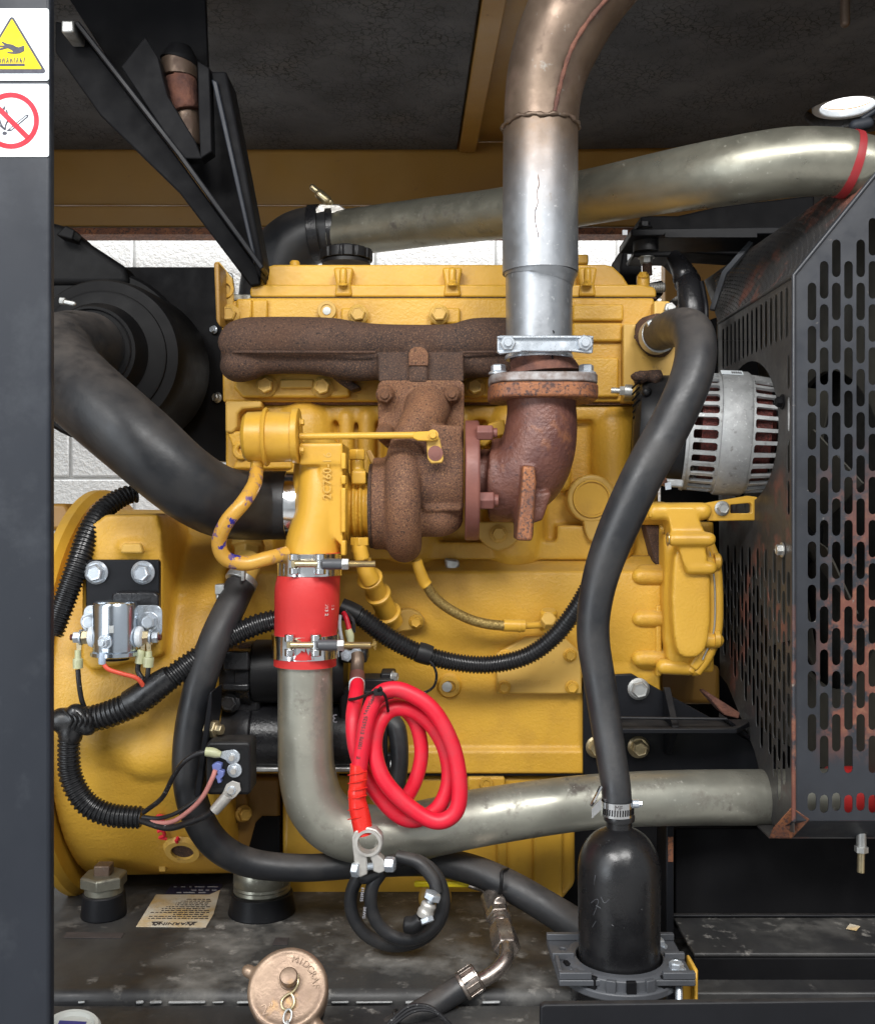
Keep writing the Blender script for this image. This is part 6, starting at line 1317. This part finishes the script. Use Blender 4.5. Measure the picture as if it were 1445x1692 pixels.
for k_ in range(3): tube(bm, [(640+k_*5, 1692, -.43, 3.2), (672+k_*4, 1664+k_*4, -.425, 3.2), (700+k_*4, 1661+k_*4, -.42, 3.2), (722+k_*4, 1672+k_*4, -.42, 3.2), (745+k_*3, 1702, -.42, 3.2)], 6, 8)
tag(obj('wire_bundle', bm, M['wire_black']), 'thin grey black wires arched over the fuel hose at the bottom edge', 'wire')
vl = thing('valve_lever', 'bright yellow valve lever under the coiled black cable', 'lever', P(740, 1462, -.17))
bm = B(); slab(bm, rrect(684, 1457, 776, 1467, 4), -.175, -.168); obj('lever_sleeve', bm, M['lever_yellow'], vl, bevel=.002)
bm = B(); sweep(bm, [P(774, 1463, -.171), P(796, 1470, -.18), P(806, 1478, -.19)], S(3.5), 10); obj('lever_arm', bm, M['nickel'], vl)
bm = B(); lathe(bm, [(0, S(26)), (.01, S(26)), (.014, S(22)), (.014, S(16)), (.004, S(15))], P(717, 1482, -.06), (.3, -1, .1), 24); tag(obj('pan_drain', bm, M['yellow_matt']), 'dull yellow drain boss behind the black cable coil', 'boss')
# ================================================================ alternator
al = thing('alternator', 'cast aluminium alternator with copper windings and black rear cap beside the guard', 'alternator', P(1170, 715, -.03))
YA2 = -.03; AX = Vector((1, 0, 0)); ac = P(1130, 715, YA2); k = S(1, YA2); R_ = 98*k
def shell(name, x0, x1, holes, r0, r1, m, th=.005):
    """cylindrical skin with windows; x in px from ac, angle measured from the viewer upward"""
    xa, xb = x0*k, x1*k
    n = 120; bm = B()
    def fn(u, v, w_):
        t = (u-xa)/(xb-xa); r = r0+(r1-r0)*t-w_; return ac+Vector((u, -math.cos(v)*r, math.sin(v)*r))
    outer = [(xa, -PI+2*PI*i/n) for i in range(n+1)]+[(xb, PI-2*PI*i/n) for i in range(n+1)]
    plate(bm, outer, holes, fn, th); return obj(name, bm, m, al, bevel=0)
wl = []; wr = []
for i in range(30):
    a = -PI+2*PI*(i+.5)/30; h = .074
    if i in (22, 23): continue
    def rr_(x0, x1): return [(x*k, a+y) for x, y in ((x0, -h*.6), (x0+2, -h), (x1-3, -h), (x1, -h*.6), (x1, 0), (x1, h*.6), (x1-3, h), (x0+2, h), (x0, h*.6), (x0, 0))]
    wl.append(rr_(8, 46)); wr.append(rr_(101, 149))
shell('rear_housing', 0, 52, wl, 96*k, 98*k, M['alum'])
bm = B(); lathe(bm, [(50*k, 97*k), (51*k, 101*k), (54*k, 102*k), (94*k, 102*k), (97*k, 100*k), (98*k, 97*k)], ac, AX, 80); obj('stator_ring', bm, M['alum'], al)
shell('drive_housing', 96, 152, wr, 98*k, 91*k, M['alum'])
bm = B(); lathe(bm, [(146*k, 70*k), (150*k, 82*k), (152*k, 86*k), (154*k, 60*k), (155*k, 1*k)], ac, AX, 64); obj('drive_face', bm, M['alum'], al)
bm = B(); lathe(bm, [(-2*k, 90*k), (-2*k, 97*k), (2*k, 98*k)], ac, AX, 64); obj('rear_rim', bm, M['alum'], al)
bm = B(); lathe(bm, [(6*k, 40*k), (20*k, 60*k), (22*k, 84*k), (48*k, 84*k), (100*k, 84*k), (128*k, 84*k), (130*k, 60*k), (140*k, 50*k)], ac, AX, 90); obj('winding', bm, M['copper'], al)
bm = B(); lathe(bm, [(-84*k, 50*k), (-82*k, 70*k), (-74*k, 84*k), (-60*k, 90*k), (-4*k, 93*k), (0, 90*k)], ac, AX, 64); obj('rear_cap', bm, M['plastic'], al)
bm = B()
for i in range(7):
    a = .15+i*.13; xs = -78*k; 
    p0 = ac+Vector((-80*k, -math.cos(a)*60*k, math.sin(a)*60*k)); 
for i in range(6):
    y = 640+i*10; a0 = P(1049+i*1.0, y+8, -.075); a1 = P(1062+i*.5, y-4, -.085)
    sweep(bm, [a0+Vector((0, -.006, 0)), a1+Vector((0, -.012, 0))], .0016, 8)
obj('cap_louvre', bm, M['black_matt'], al)
bm = B(); lathe(bm, [(0, 11*k), (12*k, 11*k)], P(1047, 652, -.06), (-1, 0, 0), 16); lathe(bm, [(11*k, 8*k), (20*k, 8*k)], P(1047, 652, -.06), (-1, 0, 0), 6); lathe(bm, [(20*k, 5*k), (34*k, 5*k)], P(1047, 652, -.06), (-1, 0, 0), 12); obj('output_stud', bm, M['zinc_dull'], al)
bm = B(); capsule(bm, P(1078, 650, -.10), P(1078, 652, -.105), S(7), 12); obj('cap_screw', bm, M['plastic'], al)
bm = B(); pbox(bm, 1120, 640, 1136, 660, -.12, -.09); obj('housing_ear', bm, M['alum'], al, bevel=.003)
bm = B(); pbox(bm, 1118, 795, 1150, 808, -.115, -.09); obj('housing_ear', bm, M['alum'], al, bevel=.003)
bm = B(); lathe(bm, [(0, 7*k), (.012, 7*k)], P(1118, 800, -.12), (-.6, -1, 0), 12); obj('ground_stud', bm, M['rust_orange'], al)
bm = B(); slab(bm, [(1122, 803), (1132, 800), (1133, 812), (1124, 814)], -.128, -.126); obj('spade_tab', bm, M['zinc'], al)
# paper label wrapped on the top
bm = B(); a0, a1 = math.radians(62), math.radians(76)
vs = []
plate(bm, [(50*k, a0), (84*k, a0), (84*k, a1), (50*k, a1)], [], lambda u, v, w_: ac+Vector((u, -math.cos(v)*(103*k+w_), math.sin(v)*(103*k+w_))), .0006); pap = obj('paper_label', bm, M['sticker'], al)
bm = B()
for i in range(14):
    u0 = (66+i*1.15)*k; plate(bm, [(u0, a0+.03), (u0+(.35+.35*(i % 3 == 0))*k, a0+.03), (u0+(.35+.35*(i % 3 == 0))*k, a0+.15), (u0, a0+.15)], [], lambda u, v, w_: ac+Vector((u, -math.cos(v)*(103.8*k+w_), math.sin(v)*(103.8*k+w_))), .0003)
obj('bar_marks', bm, M['ink'], pap)
bm = B()
for i in range(30):
    tube(bm, [(1046+random.random()*44, 620+random.random()*6, -.03-random.random()*.05, 5+random.random()*6), (1050+random.random()*44, 616+random.random()*8, -.03-random.random()*.05, 3+random.random()*5)], 2, 7)
tag(obj('dirt_clump', bm, M['rust_dark'], None, vox=.004, sm=0), 'dry crusty dirt clump lying on top of the alternator rear cap', 'dirt')

al.rotation_euler = (0, math.radians(3.5), math.radians(-9))
# ================================================================ radiator fan guard
gx = .501; yn = -.25
gd = thing('fan_guard', 'black perforated steel fan guard with rusty patches beside the alternator', 'guard', (gx+.2, -.1, -.47))
zA = .3335; kF = (CAMD+yn)/1700
def slots(u0, u1, v0, v1, pu, pv, w_, h, keep, stag=.5, n=4):
    out = []; i = 0; u = u0
    while u <= u1:
        v = v0-(pv*stag if i % 2 else 0)
        while v <= v1:
            if keep(u, v, w_, h): out.append(stadium(u, v, w_, h, n))
            v += pv
        u += pu; i += 1
    return out
# front panel, sheet coordinates (X, Z)
X1g = .95
zt1 = zA+(X1g-gx)*(.4764-zA)/(.6166-gx)
def okf(u, v, w_, h): return v+h/2 < zA+(u-gx)*1.24-.022 and v-h/2 > -.408 and v+h/2 < .8
hf = slots(gx+.0262, X1g-.02, -.372, .9, .01715, .0608, .0122, .0535, okf)
# the shallow last row of short slots
for i in range(26):
    u = gx+.0262+i*.01715
    if u > X1g-.02: break
    v = -.4115 if i % 2 else -.4085
    hf = [h for h in hf if not (abs(h[0][0]-.0061-u) < .003 and min(p[1] for p in h) < v+.016)]
    hf.append(stadium(u, v, .0122, .026, 4))
bm = B(); plate(bm, [(gx, -.435), (X1g, -.435), (X1g, zt1), (gx, zA)], hf, lambda u, v, w_: Vector((u, yn+w_, v)), .002); obj('front_panel', bm, M['guard'], gd)
# side panel, sheet coordinates (Y, Z)
ac_y, ac_z = -.03, .129
cut = [(ac_y+.155*math.cos(t), ac_z+.114*math.sin(t)) for t in [2*PI*i/40 for i in range(40)]]
sp_ = [(yn, zA), (.14, .338), (.14, .06), (.135, -.02), (.13, -.29), (.084, -.298), (-.07, -.378), (-.158, -.468), (yn, -.452)]
def oks(u, v, w_, h): 
    if v+h/2 > -.035 or not all(inside((u+a, v+b), sp_) for a, b in ((-w_, -h/2-.03), (w_, -h/2-.03), (0, h/2), (w_+.006, 0), (-w_-.006, 0))): return False
    return True
hs = slots(yn+.022, .125, -.40, -.03, .0205, .058, .0150, .0505, oks, .5, 3)
hs += [stadium(yn+.03+i*.0235, .287, .013, .072, 4) for i in range(15)]
hs += [stadium(yn+.022, z, .010, .05, 3) for z in (.20, .14, .08, .02)]
bm = B(); plate(bm, sp_, hs+[cut], lambda u, v, w_: Vector((gx+.0005+w_, u, v)), .0009); obj('side_panel', bm, M['guard_dark'], gd)
# sloping top panel
A_ = Vector((gx, yn, zA)); Af = Vector((gx+.001, .14, .338)); Cf = P(1163, 464, .26); Bn = P(1480, 245, yn)
def bil(u, v, w_):
    a = A_.lerp(Af, v); b_ = Bn.lerp(Cf, v); return a.lerp(b_, u)+Vector((0, 0, .001-w_))
ht = []
for i in range(26):
    for j in range(22):
        u = .05+.036*i; v = .05+.042*j+(.018 if i % 2 else 0)
        if u < .97 and v < .95: ht.append(stadium(v, u, .020, .030, 2))
ht = [[(q[1], q[0]) for q in h] for h in ht]
bm = B(); plate(bm, [(0, 0), (1, 0), (1, 1), (0, 1)], ht, bil, .0015); obj('top_panel', bm, M['guard_dark'], gd)
bm = B(); sweep(bm, [A_+Vector((0, -.001, -.435-zA)), A_+Vector((0, -.001, 0)), Bn+Vector((0, -.001, 0))], .0032, 12); obj('folded_edge', bm, M['guard'], gd)
bm = B(); sweep(bm, [A_, Af], .003, 10); obj('folded_edge', bm, M['guard_dark'], gd)
bm = B(); prism(bm, [Vector((gx, yn+.001, -.4355)), Vector((X1g, yn+.001, -.4355)), Vector((X1g, yn+.055, -.478)), Vector((gx-.016, yn+.055, -.474))], (0, .0015, -.0015)); obj('bottom_lip', bm, M['guard'], gd, bevel=.001)
bm = B(); box(bm, (gx-.016, yn+.056, -.478), (X1g, yn+.4, -.475)); obj('bottom_flange', bm, M['guard_dark'], gd)
bm = B(); prism(bm, [Vector((gx-.003, yn-.001, -.415)), Vector((gx+.022, yn-.003, -.432)), Vector((gx+.004, yn+.02, -.466)), Vector((gx-.020, yn+.045, -.474)), Vector((gx-.020, yn+.03, -.455))], (.002, .004, -.002)); obj('rusty_corner', bm, M['rust_orange'], gd, bevel=.002)
bm = B(); slab(bm, [(1166, 1148), (1172, 1146), (1222, 1178), (1220, 1188), (1196, 1182)], -.02, .03); obj('rusty_tab', bm, M['rust_flake'], gd, bevel=.002)
for y, z in ((-.205, .16), (-.205, -.055)):
    o = bolt(gd, (gx-.0005, y, z), .011, M['black_matt'] if z > 0 else M['zinc_dull'], 'washer', d=(-1, 0, 0), name='panel_bolt')
# ================================================================ fan, shroud and radiator inside the guard
fan = thing('cooling_fan', 'dark bladed cooling fan seen through the slots of the guard', 'fan', (.61, .06, .0))
fc = Vector((.60, .06, -.03))
bm = B(); lathe(bm, [(-.03, .05), (.03, .06), (.04, .05)], fc, (1, 0, 0), 32); obj('hub', bm, M['black_matt'], fan)
for i in range(8):
    t = 2*PI*i/8+.3; d = Vector((0, math.cos(t), math.sin(t))); n = Vector((0, -math.sin(t), math.cos(t)))
    bm = B(); prism(bm, [fc+d*.05+n*-.03+Vector((-.02, 0, 0)), fc+d*.24+n*-.05+Vector((-.028, 0, 0)), fc+d*.25+n*.05+Vector((.025, 0, 0)), fc+d*.05+n*.03+Vector((.02, 0, 0))], (.003, 0, 0)); obj('blade', bm, M['olive'], fan)
rad_ = thing('radiator', 'dusty dark radiator with shroud behind the fan and guard', 'radiator', (.75, .0, -.45))
bm = B(); plate(bm, [(-.20, -.44), (.42, -.44), (.42, .50), (-.20, .50)], [circ(.06, -.03, .27, 40)], lambda u, v, w_: Vector((.66+w_, u, v)), .01); obj('fan_shroud', bm, M['olive'], rad_)
bm = B(); box(bm, (.72, -.21, -.46), (.80, .45, .62)); obj('core', bm, M['core'], rad_, bevel=.003)
bm = B(); prism(bm, [Vector((.52, -.02, -.02)), Vector((.56, -.06, -.07)), Vector((.58, -.06, -.20)), Vector((.55, .0, -.22)), Vector((.53, .02, -.1))], (.008, 0, 0)); obj('shroud_flap', bm, M['olive'], rad_)
# ================================================================ black upper bracket and radiator hose at the engine front
ub = thing('radiator_stay', 'black radiator stay with rubber mount and bolt above the front end of the valve cover', 'bracket', P(1070, 400, .15))
bm = B(); slab(bm, [(1058, 356), (1120, 356), (1190, 340), (1345, 322), (1345, 400), (1240, 424), (1150, 418), (1085, 412), (1060, 385)], .22, .30); obj('tank_arm', bm, M['black_matt'], ub, bevel=.004)
bm = B(); slab(bm, [(1042, 378), (1330, 374), (1330, 386), (1042, 390)], .08, .20); obj('upper_plate', bm, M['black'], ub, bevel=.002)
bm = B(); pbox(bm, 1098, 384, 1250, 392, .075, .079); obj('plate_edge', bm, M['black'], ub)
bm = B(); lathe(bm, [(0, S(21, .12)), (.03, S(20, .12)), (.034, S(19, .12))], P(1066, 417, .12), (0, 0, 1), 28); obj('rubber_mount', bm, M['rubber'], ub)
bm = B(); slab(bm, [(1046, 416), (1112, 414), (1126, 420), (1134, 436), (1124, 440), (1108, 424), (1046, 424)], .09, .16); obj('lower_plate', bm, M['black'], ub, bevel=.003)
bolt(ub, P(1067, 425, .10), S(14, .1), M['zinc_dull'], 'washer', d=(0, 0, -1)); bolt(ub, P(1064, 377, .11), S(13, .1), M['black'], 'washer', d=(0, 0, 1))
bm = B(); cyl(bm, P(1068, 432, .10), P(1069, 455, .10), S(8, .1), 14); obj('mount_stud', bm, M['rust_dark'], ub)
bm = B(); slab(bm, [(1024, 440), (1030, 408), (1045, 385), (1060, 380), (1060, 470), (1095, 462), (1095, 488), (1024, 488)], .26, .40); obj('side_plate', bm, M['black_matt'], ub, bevel=.004)
bm = B(); pbox(bm, 1028, 380, 1036, 388, .255, .259); pbox(bm, 1036, 420, 1042, 430, .255, .259); obj('white_tag', bm, M['nylon'], ub)
bm = B(); lathe(bm, [(S(2*i), S(9 if i % 2 else 7.5)) for i in range(13)], P(1074, 476, .05), (1, 0, .05), 16); obj('spring_coil', bm, M['zinc_dull'], ub)
rh = thing('radiator_hose', 'short black moulded hose with ribs dropping beside the top of the guard', 'hose', P(1140, 470, .02))
bm = B(); tube(bm, [(1112, 424, .10, 12), (1122, 438, .08, 16), (1129, 452, .06, 19), (1131, 457, .06, 21), (1133, 461, .06, 19), (1135, 466, .06, 22), (1137, 470, .05, 20), (1140, 482, .04, 22), (1143, 510, .03, 22), (1145, 545, .03, 22), (1145, 590, .03, 22)], 6, 28); obj('hose_body', bm, M['black_gloss'], rh)
bm = B(); tube(bm, [(1158, 466, .02, 4), (1163, 490, .01, 4), (1166, 520, .0, 4), (1162, 600, .0, 4)], 5, 10); obj('hose_seam', bm, M['black'], rh)
bm = B(); slab(bm, [(1172, 528), (1184, 524), (1184, 600), (1158, 616), (1170, 580)], .10, .14); obj('hose_stay', bm, M['black_matt'], rh, bevel=.002)
# perforated rear piece of the guard
bm = B(); hp = []
for i in range(9): hp.append([(.08+i*.1, .25), (.12+i*.1, .25), (.13+i*.1, .95), (.09+i*.1, .95)])
c00, c10, c01, c11 = P(1100, 502, .32), P(1124, 484, .32), P(1124, 545, .30), P(1150, 525, .30)
plate(bm, [(0, 0), (1, 0), (1, 1), (0, 1)], hp, lambda u, v, w_: c00.lerp(c10, u).lerp(c01.lerp(c11, u), v)+Vector((0, w_, 0)), .002); obj('rear_screen', bm, M['lead'], gd)
bm = B(); sweep(bm, [P(1240, 402, .12), P(1196, 452, .10), P(1176, 512, .09)], .006, 4); obj('screen_strip', bm, M['plastic_grey'], gd)
